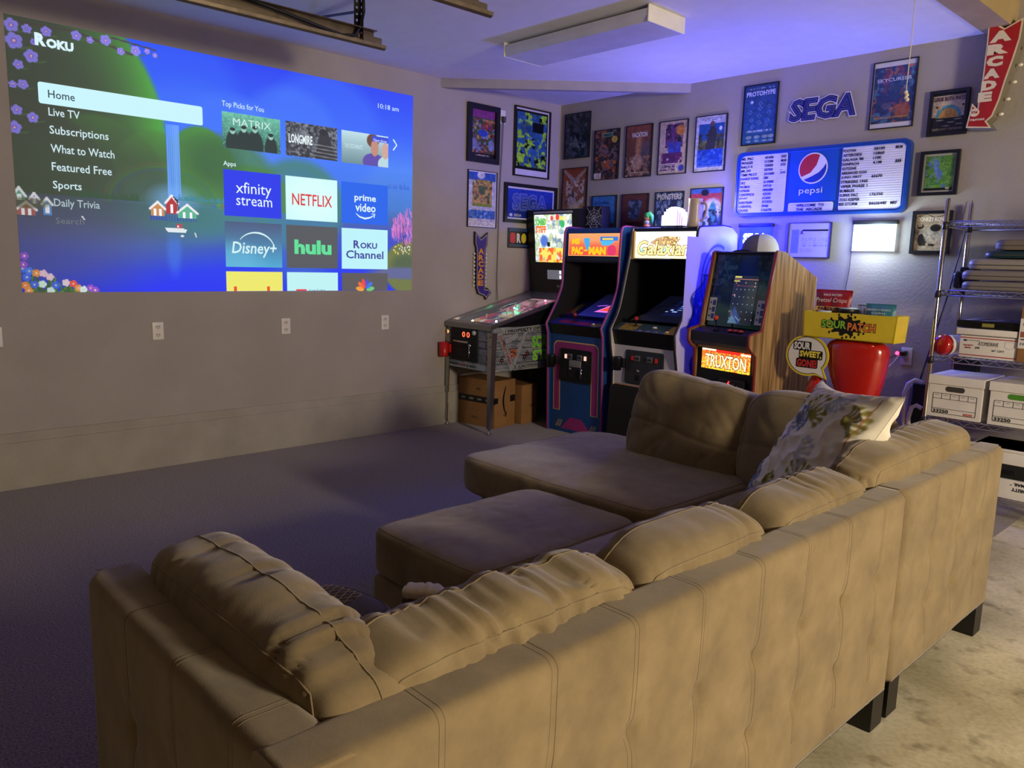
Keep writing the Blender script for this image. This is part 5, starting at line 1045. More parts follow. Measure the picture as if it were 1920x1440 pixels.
# --- cabinet with the orange marquee
def cab1():
    t = thing('arcade_cabinet', 'blue upright arcade cabinet with magenta edging and orange MS PAC-MAN marquee', 'arcade machine', group='arcade cabinets'); x0, x1 = .655, 1.252
    fr = [(-.73, 0), (-.753, .637), (-.762, .80), (-.785, .872), (-.73, .956), (-.666, 1.054), (-.622, 1.153), (-.612, 1.20), (-.607, 1.39), (-.600, 1.60), (-.585, 1.632), (-.55, 1.64), (-.12, 1.63), (-.06, 1.56), (-.05, 0)]
    blue = mat('blue_cabinet', (22, 72, 132), .4); mag = mat('magenta_edging', (168, 66, 132), .4); upright(t, fr, x0, x1, blue, mag); a, b = x0 + .02, x1 - .02
    MB().prism([(-.712, .0), (-.738, .795), (-.72, .795), (-.694, .0)], a, b, 'x').build('front_panel', blue, t)
    # magenta band with yellow lines on the front, leaning with the panel
    fl = lambda z: -.712 - .026 * z / .795 - .001
    def band(name, o, i, m, dy): 
        n = len(o); g = MB().ring(o, i, 0, -.001); g.v = [(v[0], v[1] + fl(v[2]) - dy, v[2]) for v in g.v]; return g.build(name, m, t)
    def path(d, zb): return [(.711 + d, zb), ] + [p for p in rrect(.711 + d, 1.188 - d, .3, .742 - d, .05 - d * .3, 5) if p[1] > .5][::-1] + [(1.188 - d, zb)]
    def wband(name, d0, d1, m, dy, z0_=.19):
        A, B = path(d0, z0_), path(d1, z0_ + .0); n = min(len(A), len(B)); g = MB()
        for k in range(n - 1):
            q = [A[k], A[k + 1], B[k + 1], B[k]]; g.add([(v[0], fl(v[1]) - dy, v[1]) for v in q], [(0, 1, 2, 3)])
        g.build(name, m, t)
    ye = pm('e0c070', .45); wband('yellow_line', 0, .075, ye, .0006, .175); wband('magenta_band', .009, .066, mat('magenta_print', (158, 48, 118), .45), .0014, .18)
    g = MB(); g.add([(v[0], fl(v[1]) - .0012, v[1]) for v in ((.80, .03), (1.13, .03), (1.02, .13), (.90, .13))], [(0, 1, 2, 3)]); g.build('magenta_patch', MATS['magenta_print'], t)
    for k in range(3):
        for xx in (.74, 1.10): g = MB(); g.add([(v[0], fl(v[1]) - .0012, v[1]) for v in ((xx + k * .02, .04), (xx + k * .02 + .008, .04), (xx + k * .02 + .04, .10), (xx + k * .02 + .034, .10))], [(0, 1, 2, 3)]); g.build('speed_line', ye, t)
    d = coin_door(t, .790, 1.118, .425, .685, fl(.55), VBLK, 'ffc0b0'); MB().bbox(.895, 1.02, fl(.55) - .020, fl(.55) - .012, .545, .60, .003).build('coin_plate', mat('plate_metal', (150, 150, 150), .35, .5), d); MB().tube([(1.03, -.755, .54), (1.035, -.76, .50), (1.03, -.758, .46)], .007, 6).build('key_chain', chrome, d)
    # control panel
    MB().prism([(-.742, .795), (-.768, .865), (-.775, .876), (-.655, .915), (-.655, .90), (-.72, .80)], a, b, 'x').build('control_box', BLK, t)
    q = Pic(60, 16, '28308c', 3.5); q.ell(.28, .5, .16, .3, 'a02c68', .4); q.ell(.62, .4, .2, .25, '98306c', .5); q.ell(.85, .35, .1, .3, '8a7a48', .4); ca = math.atan2(.039, .12)
    q.build('control_overlay', a, b, 0, .126, -.0012, print_mat('overlay_print', rough=.3), t, RX(-.775, 0, .877, ca - pi / 2))
    stick(t, .90, -.705, .902, 'a82c20', .05); 
    for x in (1.12, 1.19): btn(t, x, -.735 + (x - 1.12) * .5, .893, 'd8d0c0', .013)
    # bezel, screen and dark interior
    za = math.atan2(.235, .54); Mz = RX(-.655, 0, .917, za - pi / 2)
    MB().prism([(-.655, .905), (-.655, .917), (-.115, 1.152), (-.115, 1.14)], a, b, 'x').build('bezel', mat('bezel_blue', (18, 24, 70), .15), t)
    q = Pic(40, 50, '0a0c30', .8); q.grad('1a1c70', '080818'); q.ell(.72, .82, .22, .08, 'a8e8ff', .4); q.poly([(.3, .2), (.95, .2), (.95, .62), (.55, .62)], 'e878e8'); q.poly([(.38, .26), (.9, .26), (.9, .56), (.58, .56)], 'f05038'); q.ell(.72, .42, .1, .06, 'ffe0a0', .5); q.line(.2, .45, .4, .5, .02, 'c060ff')
    q.build('monitor_screen', x0 + .17, x1 - .05, .06, .48, -.002, print_mat('cabinet_screen', es=1.1, rough=.1), t, Mz)
    q = Pic(40, 12, '14205c', 3.); q.rect(.1, .2, .55, .8, '8a7a30'); q.rect(.0, .1, .3, .5, '802030'); q.build('bezel_art', a + .01, x0 + .16, .05, .30, -.0015, MATS['overlay_print'], t, Mz)
    MB().prism([(-.115, 1.15), (-.105, 1.15), (-.28, 1.375), (-.29, 1.375)], a, b, 'x').build('screen_shroud', VBLK, t)
    MB().box(a, b, -.60, -.28, 1.365, 1.38).build('speaker_panel', VBLK, t)
    # marquee
    MB().prism([(-.60, 1.375), (-.595, 1.41), (-.58, 1.41), (-.58, 1.375)], a, b, 'x').build('marquee_rail', BLK, t); MB().prism([(-.593, 1.595), (-.575, 1.632), (-.15, 1.63), (-.15, 1.60), (-.57, 1.595)], a, b, 'x').build('cabinet_top', blue, t)
    q = Pic(100, 34, 'e8603c', 2.9); q.grad('e84838', 'f09858'); q.ell(.5, .9, .6, .3, 'f8a868', .7, .7); q.poly([(.30, .80), (.42, .78), (.42, .4), (.38, .2), (.33, .5)], '38a8e8'); q.rect(.62, .68, .95, .84, '2878d8'); q.poly([(.62, .68), (.90, .66), (.80, .48), (.66, .46)], '48b8e8'); q.rect(.66, .72, .86, .80, 'f0d050'); q.rect(.0, 0, .012, 1, 'f0b070'); q.rect(.988, 0, 1, 1, 'f0b070'); q.rect(0, 0, 1, .03, 'f0b070'); q.rect(0, .97, 1, 1, 'f0b070')
    q.build('marquee', a + .022, b - .0, 1.415, 1.590, -.592, print_mat('lit_marquee', es=1.1, rough=.2), t); ym = emis('ffc418', 1.15)
    text('MS', .735, 1.505, .085, .048, -.5925, ym, t, bold=.06); text('PAC', .735, 1.425, .12, .062, -.5925, ym, t, bold=.07); text('-', .865, 1.452, .035, .012, -.5925, ym, t); text('MAN', .915, 1.425, .175, .062, -.5925, ym, t, bold=.07)
    flat('pink_shape', rrect(1.105, 1.19, 1.42, 1.50, .035), -.5922, emis('e83c6c', 1.0), t, .0005)
    rebase(t, (.953, -.40, 0))
cab1()
# --- cabinet with the white and gold marquee
def cab2():
    t = thing('arcade_cabinet', 'white upright arcade cabinet with black edging and bright gold Galaxian marquee', 'arcade machine', group='arcade cabinets'); x0, x1 = 1.30, 1.90
    fr = [(-.705, 0), (-.718, .62), (-.752, .764), (-.765, .876), (-.70, .98), (-.672, 1.04), (-.646, 1.133), (-.62, 1.244), (-.575, 1.43), (-.562, 1.60), (-.552, 1.622), (-.52, 1.63), (-.24, 1.65), (-.14, 1.642), (-.06, 1.60), (-.05, 1.50), (-.05, 0)]
    wh = mat('white_cabinet_laminate', (206, 200, 200), .4); upright(t, fr, x0, x1, wh, mat('black_edging', (24, 24, 30), .4)); a, b = x0 + .02, x1 - .02
    MB().prism([(-.685, .0), (-.715, .77), (-.70, .77), (-.667, .0)], a, b, 'x').build('front_panel', wh, t)
    coin_door(t, 1.432, 1.775, .485, .735, -.706, mat('charcoal_door', (44, 46, 52), .45), 'a01810', .3); MB().tube([(1.715, -.725, .59), (1.72, -.73, .55), (1.70, -.728, .52)], .006, 6).build('key_chain', chrome, t)
    MB().prism([(-.717, .765), (-.748, .86), (-.755, .876), (-.64, .925), (-.64, .91), (-.70, .77)], a, b, 'x').build('control_box', BLK, t)
    ca = math.atan2(.05, .115); q = Pic(70, 20, '3a5048', 3.5); q.rect(.08, .1, .36, .95, 'b09a38'); q.blobs(['8a5028'], 14, 3, (.08, .1, .36, .95), .55, .6); q.rect(.84, 0, 1, 1, 'b08a48'); 
    for k in range(4): q.poly([(.36 + k * .13, 0), (.44 + k * .13, 0), (.48 + k * .13, .3), (.40 + k * .13, .3)], '4a5a90'); q.ell(.45 + k * .13, .12, .02, .08, 'b09a58', .4)
    q.build('control_overlay', a, b, 0, .125, -.0012, MATS['overlay_print'], t, RX(-.755, 0, .877, ca - pi / 2))
    stick(t, 1.485, -.68, .912, 'c02828', .05); btn(t, 1.66, -.685, .907, 'e8e4dc', .017); btn(t, 1.80, -.73, .888, 'd8b878', .015); btn(t, 1.86, -.70, .90, 'e8e4dc', .010)
    za = math.atan2(.22, .52); Mz = RX(-.64, 0, .927, za - pi / 2)
    MB().prism([(-.64, .915), (-.64, .927), (-.12, 1.147), (-.12, 1.135)], a, b, 'x').build('bezel', mat('black_glass_bezel', (8, 8, 14), .12), t)
    q = Pic(60, 50, '060818', 1.2); q.rect(.35, .25, 1, .9, '0a1038'); 
    for x, z, w_, c in ((.62, .62, .2, '70a0ff'), (.84, .62, .18, '80b0ff'), (.62, .55, .22, '6090ff'), (.88, .54, .12, '70a8ff'), (.58, .47, .08, '88b0f0'), (.42, .46, .05, 'c8d8ff'), (.52, .40, .1, '90b0e8'), (.36, .39, .05, 'c0c8e8'), (.7, .80, .1, 'd05050'), (.85, .80, .12, 'c05858'), (.68, .75, .25, '803040')): q.rect(x - w_ / 2, z - .018, x + w_ / 2, z + .018, c)
    q.build('monitor_screen', x0 + .12, x1 - .05, .05, .50, -.002, MATS['cabinet_screen'], t, Mz)
    MB().tube([Mz @ Vector((a + .06 + .01 * i, -.004, .03 + .028 * i)) for i in range(11)] + [Mz @ Vector((a + .30, -.004, .31)), Mz @ Vector((a + .30, -.004, .36)), Mz @ Vector((a + .22, -.004, .36))], .003, 5).build('bezel_line', pm('3a3834', .4), t)
    MB().prism([(-.12, 1.145), (-.11, 1.145), (-.27, 1.395), (-.28, 1.395)], a, b, 'x').build('screen_shroud', VBLK, t); MB().box(a, b, -.56, -.27, 1.385, 1.40).build('speaker_panel', mat('brown_black_panel', (30, 22, 16), .5), t)
    MB().prism([(-.553, 1.60), (-.545, 1.628), (-.10, 1.63), (-.10, 1.605), (-.53, 1.60)], a, b, 'x').build('cabinet_top', BLK, t)
    MB().box(a, a + .022, -.57, -.52, 1.405, 1.605).build('marquee_trim', mat('gold_lit_trim', (190, 150, 80), .4), t)
    q = Pic(120, 42, 'fff6d0', 2.8); q.grad('fff0b0', 'fffbe8'); q.ell(.5, .5, .45, .35, 'ffffff', .6); q.poly([(.24, .58), (.36, .76), (.5, .84), (.66, .80), (.72, .68), (.66, .5), (.5, .52), (.34, .5)], 'a07848', .85); q.blobs(['e8c870', '805030'], 16, 5, (.44, .5, .74, .82), .5, .6)
    for cx in (.12, .5, .94): q.ell(cx, .30, .08, .12, '90d8e8', .7, .8)
    q.build('marquee', a + .024, b, 1.408, 1.600, -.556, print_mat('bright_marquee', es=1.7, rough=.2), t)
    text('Galaxian', 1.362, 1.425, .468, .115, -.5568, emis('8a5a10', .8), t, 'letter_outline', bold=.05, shear=.15, base=.05); text('Galaxian', 1.362, 1.425, .468, .115, -.5576, emis('ffe890', 1.7), t, bold=.015, shear=.15, base=.05)
    # blue artwork wrapping down the right side
    q = Pic(70, 130, 'c8c4cc', .55); m_ = np.clip((q.u - (.20 + .08 * np.sin(q.v * 17) + .06 * np.sin(q.v * 41) + .18 * np.clip(q.v - .6, 0, 1))) * 30, 0, 1) * (q.v < .82); ed = np.clip((q.u - (.175 + .08 * np.sin(q.v * 17) + .06 * np.sin(q.v * 41) + .18 * np.clip(q.v - .6, 0, 1))) * 30, 0, 1) * (q.v < .83)
    q.mix(ed, '26242c'); q.mix(m_, '2038a8'); q.blobs(['4060d0', '182880'], 6, 3, mask=m_, lo=.5, hi=.6, al=.7); q.blobs(['8898d8'], 16, 8, mask=m_, lo=.66, hi=.70)
    for r_ in (.30, .24): 
        dd = np.hypot((q.u - .62) / 1., (q.v - .80) * 1.8); q.mix(np.clip(1 - np.abs(dd - r_) / .02, 0, 1) * (q.u < .75), '2c2838')
    q.build('side_art', -.70, -.06, .04, 1.56, -.0005, print_mat('side_print', rough=.4), t, RS(x1))
    # cut the side art to the white panel: keep it inside the profile
    o = t.children[-1]; me = o.data
    import bmesh
    bm = bmesh.new(); bm.from_mesh(me); pf_ = [(p[0] + .03, p[1]) for p in fr[:10]]
    kill = [f for f in bm.faces if f.calc_center_median().y < np.interp(f.calc_center_median().z, [p[1] for p in pf_], [p[0] for p in pf_])]
    bmesh.ops.delete(bm, geom=kill, context='FACES'); bm.to_mesh(me); bm.free()
    rebase(t, (1.60, -.40, 0))
cab2()
t = thing('stool_board', 'black board with rounded top corners leaning on the white cabinet', 'board', (1.56, -.785, 0.0), 0, rot=(-.06, 0, 0))
pl = [(-.215, 0), (.215, 0), (.215, .42)] + [p for p in rrect(-.215, .215, 0, .475, .055, 5) if p[1] > .40 and p[0] > 0] + [p for p in rrect(-.215, .215, 0, .475, .055, 5) if p[1] > .40 and p[0] < 0] + [(-.215, .41)]
MB().prism(pl, -.018, .0).build('board_face', BLK, t); MB().tube([(p[0], -.009, p[1]) for p in pl[2:]], .0075, 6).build('wood_edge', mat('orange_lit_wood_edge', (176, 118, 70), .5), t)  # wood edge strip, with the orange light along the top in its colour
for x, y, z, lab in ((.745, -.762, .53, 'black cup holder clipped to the blue cabinet front'), (1.405, -.740, .58, 'black cup holder clipped to the white cabinet front')):
    t = thing('cup_holder', lab, 'cup holder', (x, y - .035, z)); MB().lathe([(0, 0), (.030, 0), (.033, .09), (.035, .10), (.031, .10), (.028, .008), (0, .008)], (0, 0, 0), 14).build('cup', pm('16161a', .35), t); MB().bbox(.02, .05, .01, .033, .02, .09, .003).build('clip', pm('16161a', .35), t)
# --- low cabinet with wood sides
def cab3():
    t = thing('arcade_cabinet', 'low wood-sided arcade cabinet with red edging and lit TRUXTON sign', 'arcade machine', (1.977, -.738, 0), math.radians(-12), 'arcade cabinets'); x0, x1 = 0., .555
    fr = [(.085, 0), (.075, .573), (.066, .800), (.022, .832), (.0, .86), (.0, .931), (.02, .937), (.106, .957), (.125, 1.06), (.19, 1.458), (.20, 1.470), (.266, 1.462), (.588, 1.305), (.588, 0)]
    def wood_side():
        m = mat('streaked_wood_laminate', (150, 112, 66), .45, var=0); nt = m.node_tree; N = nt.nodes; L = nt.links; tc = N.new('ShaderNodeTexCoord'); mp = N.new('ShaderNodeMapping'); mp.inputs['Scale'].default_value = (26, 26, 1.2); n = N.new('ShaderNodeTexNoise'); n.inputs['Scale'].default_value = 2.2; n.inputs['Detail'].default_value = 5; r = N.new('ShaderNodeValToRGB'); e = r.color_ramp.elements
        e[0].position = .3; e[1].position = .72; e[0].color = (*lin((98, 68, 36)), 1); e[1].color = (*lin((186, 150, 96)), 1); L.new(tc.outputs['Object'], mp.inputs[0]); L.new(mp.outputs[0], n.inputs['Vector']); L.new(n.outputs['Fac'], r.inputs['Fac']); L.new(r.outputs[0], N['Principled BSDF'].inputs['Base Color']); return m
    red = mat('dark_red_edging', (120, 30, 30), .4)
    for xx in (x0, x1 - .02): MB().prism(fr, xx, xx + .02, 'x').build('side_panel', wood_side(), t)
    for xx in (x0 + .01, x1 - .01): MB().tube([(xx, p[0] - .002, p[1]) for p in fr[:10]], .0115, 6).build('edge_molding', red, t)
    a, b = x0 + .02, x1 - .02
    MB().box(a, b, .57, .585, .02, 1.3).build('back_panel', VBLK, t); MB().prism([(.19, 1.455), (.20, 1.462), (.266, 1.455), (.585, 1.30), (.58, 1.29), (.266, 1.44)], a, b, 'x').build('cabinet_top', VBLK, t)
    MB().prism([(.095, 0), (.085, .80), (.10, .80), (.11, 0)], a, b, 'x').build('front_panel', VBLK, t)
    MB().prism([(.03, .835), (.008, .86), (.008, .925), (.11, .955), (.13, .955), (.10, .82)], a, b, 'x').build('control_box', mat('dark_blue_vinyl', (22, 22, 40), .4), t)
    stick(t, .20, .055, .943, 'd84020', .075)
    for k in range(3): btn(t, .33 + k * .045, .055 + .004 * (k == 1), .945, 'c03a20', .017)
    # lit sign under the control panel
    MB().box(a + .03, b - .02, .055, .10, .815, .83).build('brass_strip', mat('lit_brass', (190, 140, 90), .3, .5), t)
    q = Pic(100, 34, 'f0a020', 3.2); q.grad('f8d820', 'e85818'); q.blobs(['ffe880', 'd83010'], 9, 3, lo=.52, hi=.62, al=.8); q.rect(.3, .86, .8, 1, 'd82818'); q.rect(0, .9, .3, 1, 'f8e8d0'); q.rect(.8, .86, 1, .93, 'f8e8d0')
    q.build('sign_panel', .070, .500, .672, .808, .078, print_mat('fire_sign', es=1.35, rough=.2), t)
    text('TRUXTON', .105, .683, .365, .096, .0775, emis('6a1c08', .8), t, 'letter_outline', bold=.055, base=.055); text('TRUXTON', .105, .683, .365, .096, .0765, emis('fff4c0', 1.6), t, bold=.015, base=.055)
    d = MB().prism(rrect(.24, .475, .33, .63, .02), .088, .074).build('coin_door', BLK, t); MB().ring(rrect(.25, .465, .34, .62, .018), rrect(.258, .457, .348, .612, .016), .074, .070).build('door_rim', pm('2c2a2a', .3), d); text('6', .318, .572, .026, .040, .0735, emis('ff3038', 4), d, 'display_digit', bold=.02); MB().bbox(.36, .385, .066, .074, .55, .60, .002).build('coin_slot', pm('24282c', .3), d); MB().bbox(.405, .411, .066, .074, .50, .59, .001).build('coin_slot', chrome, d)
    # bezel with artwork, screen reflections, instruction cards
    an = math.atan2(.075, .495); Mz = RX(.135, 0, .962, -an)
    q = Pic(110, 120, '0a0c14', .95); q.blobs(['305868', '4a7888', '182c38', '6890a0'], 9, 5, (0, .55, .42, .98), .50, .58); q.blobs(['305868', '4a7888', '182c38'], 9, 6, (.74, .45, 1, .98), .50, .58); q.blobs(['2a4458', '486878'], 10, 7, (0, .25, .22, .55), .52, .6); q.blobs(['2a4458'], 10, 9, (.8, .05, 1, .5), .52, .6); q.rect(.42, .02, .80, .70, '10121c'); q.rect(.30, .05, .42, .60, '181614')
    q.a *= .55; q.grad('0c0c30', '0a0c70', q.box(.46, .62, .74, 1) * .85)
    q.build('bezel_glass', a, b, 0, .495, -.004, print_mat('bezel_print', rough=.10, spec=.35), t, Mz)
    q = Pic(70, 90, '0a0a14', .8); q.rect(0, .92, 1, .935, 'd08060'); q.rect(.02, .955, .3, .99, 'e8e060'); q.rect(0, .88, .25, .905, 'e8e060'); q.rect(.2, .79, 1, .80, '7a3050')
    r_ = random.Random(3)
    for k in range(5):
        x1_ = .12 + .17 * k
        for i in range(5): q.ell(x1_ + .03 * i * (k - 2) * .5 + .05, .72 - i * .15, .011, .011, 'e8e0f0', .6)
    for x, z, c in ((.1, .85, 'ff8080'), (.5, .86, 'ffb0a0'), (.9, .86, 'ffc0c0'), (.2, .80, 'ff5030'), (.05, .60, 'ff6060'), (.12, .60, 'ffffff'), (.0, .26, 'ffffff'), (.1, .22, 'ff5060'), (.3, .18, 'ff80a0'), (.9, .79, 'ffd0d0')): q.ell(x, z, .018, .015, c, .5)
    q.poly([(.0, .02), (.5, .02), (.45, .16), (.2, .38)], '2848a0', .7); q.poly([(.0, .02), (.4, .02), (.15, .2)], '6890a0', .7); q.line(.3, .16, .5, .08, .012, 'a8c0c8', .7)
    q.build('game_screen', .225, .430, .02, .345, -.006, print_mat('game_screen', es=.9, rough=.1), t, Mz)
    for x in (.035, .455):
        M2 = Mz; g = MB().prism([(x, .03), (x + .065, .03), (x + .065, .19), (x, .19)], -.0055, -.0065); g.xf(M2); g.build('instruction_card', pm('c8c8b0', .5), t)
        for k in range(3): g = MB().prism(rrect(x + .033, x + .061, .045 + k * .046, .08 + k * .046, .004, 2), -.0065, -.007); g.xf(M2); g.build('card_print', pm('2a3c78', .5), t); g = MB().prism(ell(x + .017, .064 + k * .046, .008, .009, 10), -.0065, -.007); g.xf(M2); g.build('card_print', pm('4a4844', .5), t)
    # top rim with curved lip
    g = MB().prism([(a, .482), (b, .482), (b, .498), (.36, .498), (.30, .515), (.24, .520), (.18, .512), (.14, .498), (.10, .498), (.07, .506), (a, .506)], -.008, .004); g.xf(Mz); g.build('top_rim', VBLK, t)
cab3()

# ------------------------------------------------------------------ things on the cabinets
t = thing('web_box', 'black box printed with a pale spider web on the blue cabinet', 'box', (.715, -.34, 1.643))
MB().bbox(-.105, .105, 0, .10, 0, .18, .003).build('box_body', mat('black_card', (16, 14, 24), .5), t)
b = MB(); c0 = (.02, .08)
for k in range(9): a = k * 2 * pi / 9 + .2; r_ = .12; strip(b, [c0, (max(-.10, min(.10, c0[0] + r_ * math.cos(a))), max(.004, min(.176, c0[1] + r_ * math.sin(a))))], .0026, -.0004, .0006)
for q in (.03, .055, .08):
    for k in range(9):
        a0, a1 = k * 2 * pi / 9 + .2, (k + 1) * 2 * pi / 9 + .2; am = (a0 + a1) / 2
        pt = [(max(-.10, min(.10, c0[0] + q * math.cos(a0))), max(.004, min(.176, c0[1] + q * math.sin(a0)))), (max(-.1, min(.1, c0[0] + q * .82 * math.cos(am))), max(.004, min(.176, c0[1] + q * .82 * math.sin(am)))), (max(-.10, min(.10, c0[0] + q * math.cos(a1))), max(.004, min(.176, c0[1] + q * math.sin(a1))))]; strip(b, pt, .0022, -.0004, .0006)
b.build('web_print', pm('d0ccdc', .5), t, kind='stuff')
# glowing block lamp
t = thing('block_lamp', 'glowing white stepped block lamp on the white cabinet', 'lamp', (1.615, -.45, 1.645), .1)
cols = [.075, .10, .118, .128, .134, .134, .128, .118, .10, .075]; lampm = mat('glowing_lamp_plastic', (235, 232, 245), .4, emit='f2ecff', es=1.25, var=0)
g = [(-.088, 0)]; w_ = .0176
top = []
for i, h in enumerate(cols): top += [(-.088 + i * w_, h), (-.088 + (i + 1) * w_, h)]
MB().prism([(-.088, 0)] + top + [(.088, 0)], -.045, .045).build('lamp_body', lampm, t)
for i in (7, 8, 9): MB().box(-.088 + i * w_ + .004, -.088 + (i + 1) * w_ - .002, -.047, -.045, .0, cols[i] - .01).build('lamp_panel', mat('lamp_panel_lilac', (205, 190, 235), .4, emit='c8b0f8', es=1.1, var=0), t)
MB().box(-.09, .09, -.05, .05, -.004, .0).build('lamp_base', pm('2a2a30', .5), t)
l = lamp('block_lamp_glow', 'POINT', (1.615, -.52, 1.74), 5.5, (1., .92, 1.), .06); l.parent = t; l.location = (0, .0, .22)
# beige mug
t = thing('mug', 'tall beige stoneware mug with handle beside the glowing lamp', 'mug', (1.775, -.44, 1.634))
MB().lathe([(0, 0), (.050, 0), (.054, .008), (.052, .06), (.050, .13), (.049, .195), (.051, .20), (.046, .20), (.045, .14), (.046, .02), (0, .015)], (0, 0, 0), 28).build('mug_body', mat('beige_stoneware', (196, 178, 150), .3), t)
MB().tube([(.046, 0, .165), (.075, 0, .172), (.092, 0, .150), (.094, 0, .11), (.082, 0, .07), (.060, 0, .045), (.048, 0, .042)], [.010, .010, .009, .009, .009, .009, .010], 10).build('handle', MATS['beige_stoneware'], t)
# little capped ornament
t = thing('figurine', 'tiny ornament with pointed green cap on the white cabinet top', 'figurine', (1.362, -.45, 1.641))
MB().lathe([(0, 0), (.022, 0), (.026, .006), (.024, .014), (.020, .018)], (0, 0, 0), 16).build('base', pm('d88a78', .5), t); MB().lathe([(.018, .016), (.026, .028), (.024, .042), (.014, .052)], (0, 0, 0), 16).build('body', pm('a0a0b8', .5), t); MB().lathe([(.010, .048), (.024, .058), (.027, .070), (.020, .082)], (0, 0, 0), 16).build('head', pm('d8a078', .5), t)
MB().tube([(0, 0, .072), (.004, 0, .088), (.018, .004, .094), (.034, .006, .078), (.040, .006, .045), (.036, .006, .012)], [.028, .027, .022, .018, .013, .004], 12).build('cap', mat('green_cap', (62, 168, 112), .5), t)
# baseball cap on the low cabinet
t = thing('baseball_cap', 'grey and white baseball cap resting on the wood-sided cabinet', 'cap', (2.30, -.43, 1.440), -.35)
n = 20; vs = []; 
for i in range(9):
    ph = i / 8 * pi / 2
    for k in range(n):
        a = 2 * pi * k / n; r_ = math.cos(ph) ** .75; vs.append((.14 * r_ * math.cos(a), .115 * r_ * math.sin(a), .145 * math.sin(ph) ** .9))
fs = [(i * n + k, i * n + (k + 1) % n, (i + 1) * n + (k + 1) % n, (i + 1) * n + k) for i in range(8) for k in range(n)]
fr_ = [f for m_, f in enumerate(fs) if 3 <= m_ % n < 17]; bk_ = [f for m_, f in enumerate(fs) if not 3 <= m_ % n < 17]
def sub_(F):
    ids = sorted({i for f in F for i in f}); mp_ = {a: b for b, a in enumerate(ids)}; return [vs[i] for i in ids], [tuple(mp_[i] for i in f) for f in F]
MB().add(*sub_(fr_), True).build('crown_front', mat('grey_cap_cloth', (104, 96, 106), .85), t); MB().add(*sub_(bk_), True).build('crown_back', mat('white_cap_mesh', (208, 212, 206), .85), t)
pts = np.zeros((8, 17, 3))
for i in range(8):
    for k in range(17): a = pi * .5 + pi * (k / 16) ; rr_ = 1 + .62 * i / 7 * math.sin(pi * k / 16) ** .8; pts[i, k] = (.14 * rr_ * math.cos(a), .115 * (1 + .1 * i / 7) * math.sin(a), .012 - .025 * (i / 7) * abs(math.sin(a)) + .018 * (i / 7))
o = grid_obj('brim', pts, mat('navy_brim', (26, 30, 70), .8), t); o.modifiers.new('s', 'SOLIDIFY').thickness = .004
MB().lathe([(.008, 0), (.006, .004), (0, .006)], (0, 0, .144), 8).build('top_button', MATS['grey_cap_cloth'], t)
b = MB(); b.tube([(-.108, -.03, .075), (-.100, -.045, .085), (-.092, -.060, .080), (-.085, -.068, .088)], .0018, 5); b.tube([(-.1, -.045, .085), (-.098, -.05, .070), (-.094, -.056, .066)], .0018, 5); b.build('stitched_emblem', pm('c0c8e8', .7), t)
# ================================================================== wire shelving
def shelving():
    t = thing('wire_shelf', 'chrome wire shelving unit against the back wall at the right', 'shelf', (3.45, -.455, 0)); W_, D_ = .91, .40; wire = mat('chrome_wire', (190, 190, 190), .35, .85)
    for x in (0, W_):
        for y in (0, D_):
            p = MB().lathe([(.0, 0), (.012, 0), (.0127, .004), (.0127, 1.765), (.010, 1.772), (0, 1.774)], (x, y, 0), 14).build('post', mat('chrome_post', (200, 198, 200), .12, 1., var=.02), t)
            for z in (1.645, 1.262, .885, .530, .13): MB().lathe([(.0135, -.045), (.017, -.043), (.016, -.004), (.0135, -.002)], (x, y, z), 12).build('collar', mat('dark_collar', (36, 34, 36), .4), p)
    for z in (1.645, 1.262, .885, .530, .13):
        b = MB()
        for y in (0, D_):
            for dz in (0, -.030): b.tube([(.01, y, z + dz), (W_ - .01, y, z + dz)], .0036, 6)
            n = 23; b.tube([(.02 + (W_ - .04) * i / n, y, z - (.028 if i % 2 else .002)) for i in range(n + 1)], .0028, 5)
        for x in (0, W_):
            for dz in (0, -.030): b.tube([(x, .01, z + dz), (x, D_ - .01, z + dz)], .0036, 6)
            n = 11; b.tube([(x, .02 + (D_ - .04) * i / n, z - (.028 if i % 2 else .002)) for i in range(n + 1)], .0028, 5)
        s = b.build('shelf_rail', wire, t, kind='stuff'); b = MB()
        for i in range(30): b.tube([(.03 + i * .0293, 0, z + .003), (.03 + i * .0293, D_, z + .003)], .0017, 5)
        for k in (.13, .27): b.tube([(0, k, z - .001), (W_, k, z - .001)], .0025, 5)
        b.build('deck_wire', wire, s, kind='stuff')
shelving()
gp = mat('grey_pad_plastic', (128, 122, 118), .5); G = 'flat pads stacked on the wire shelf'
def pad(lab, x0, x1, z0, z1, c, y0=-.44, y1=-.10):
    t = thing('seat_pad', lab, 'pad', ((x0 + x1) / 2, (y0 + y1) / 2, z0), 0, G); wx, wy = (x1 - x0) / 2, (y1 - y0) / 2; h = z1 - z0
    pl = rrect(-wx, wx, -wy, wy, .07, 8); n = len(pl); b = MB(); rings = []
    for k, (f, z) in enumerate(((.94, .0), (.985, h * .15), (1., h * .42), (.99, h * .62), (.95, h * .8), (.86, h * .95), (.7, h))): rings.append([(p[0] - (p[0] / wx) * (1 - f) * .10 * wx * 3, p[1] - (p[1] / wy) * (1 - f) * .3 * wy, z) for p in pl])
    vs = [p for r in rings for p in r]; fs = [(i * n + k, i * n + (k + 1) % n, (i + 1) * n + (k + 1) % n, (i + 1) * n + k) for i in range(6) for k in range(n)] + [tuple(range(n))[::-1], tuple(range(6 * n, 7 * n))]
    b.add(vs, fs, True).build('shell', c, t); MB().ring(rrect(-wx * 1.0, wx * 1.0, -wy, wy, .07, 8), rrect(-wx * .97, wx * .97, -wy * .97, wy * .97, .07, 8), h * .36, h * .46, 'z').build('rim_band', pm('4a4846', .6), t)
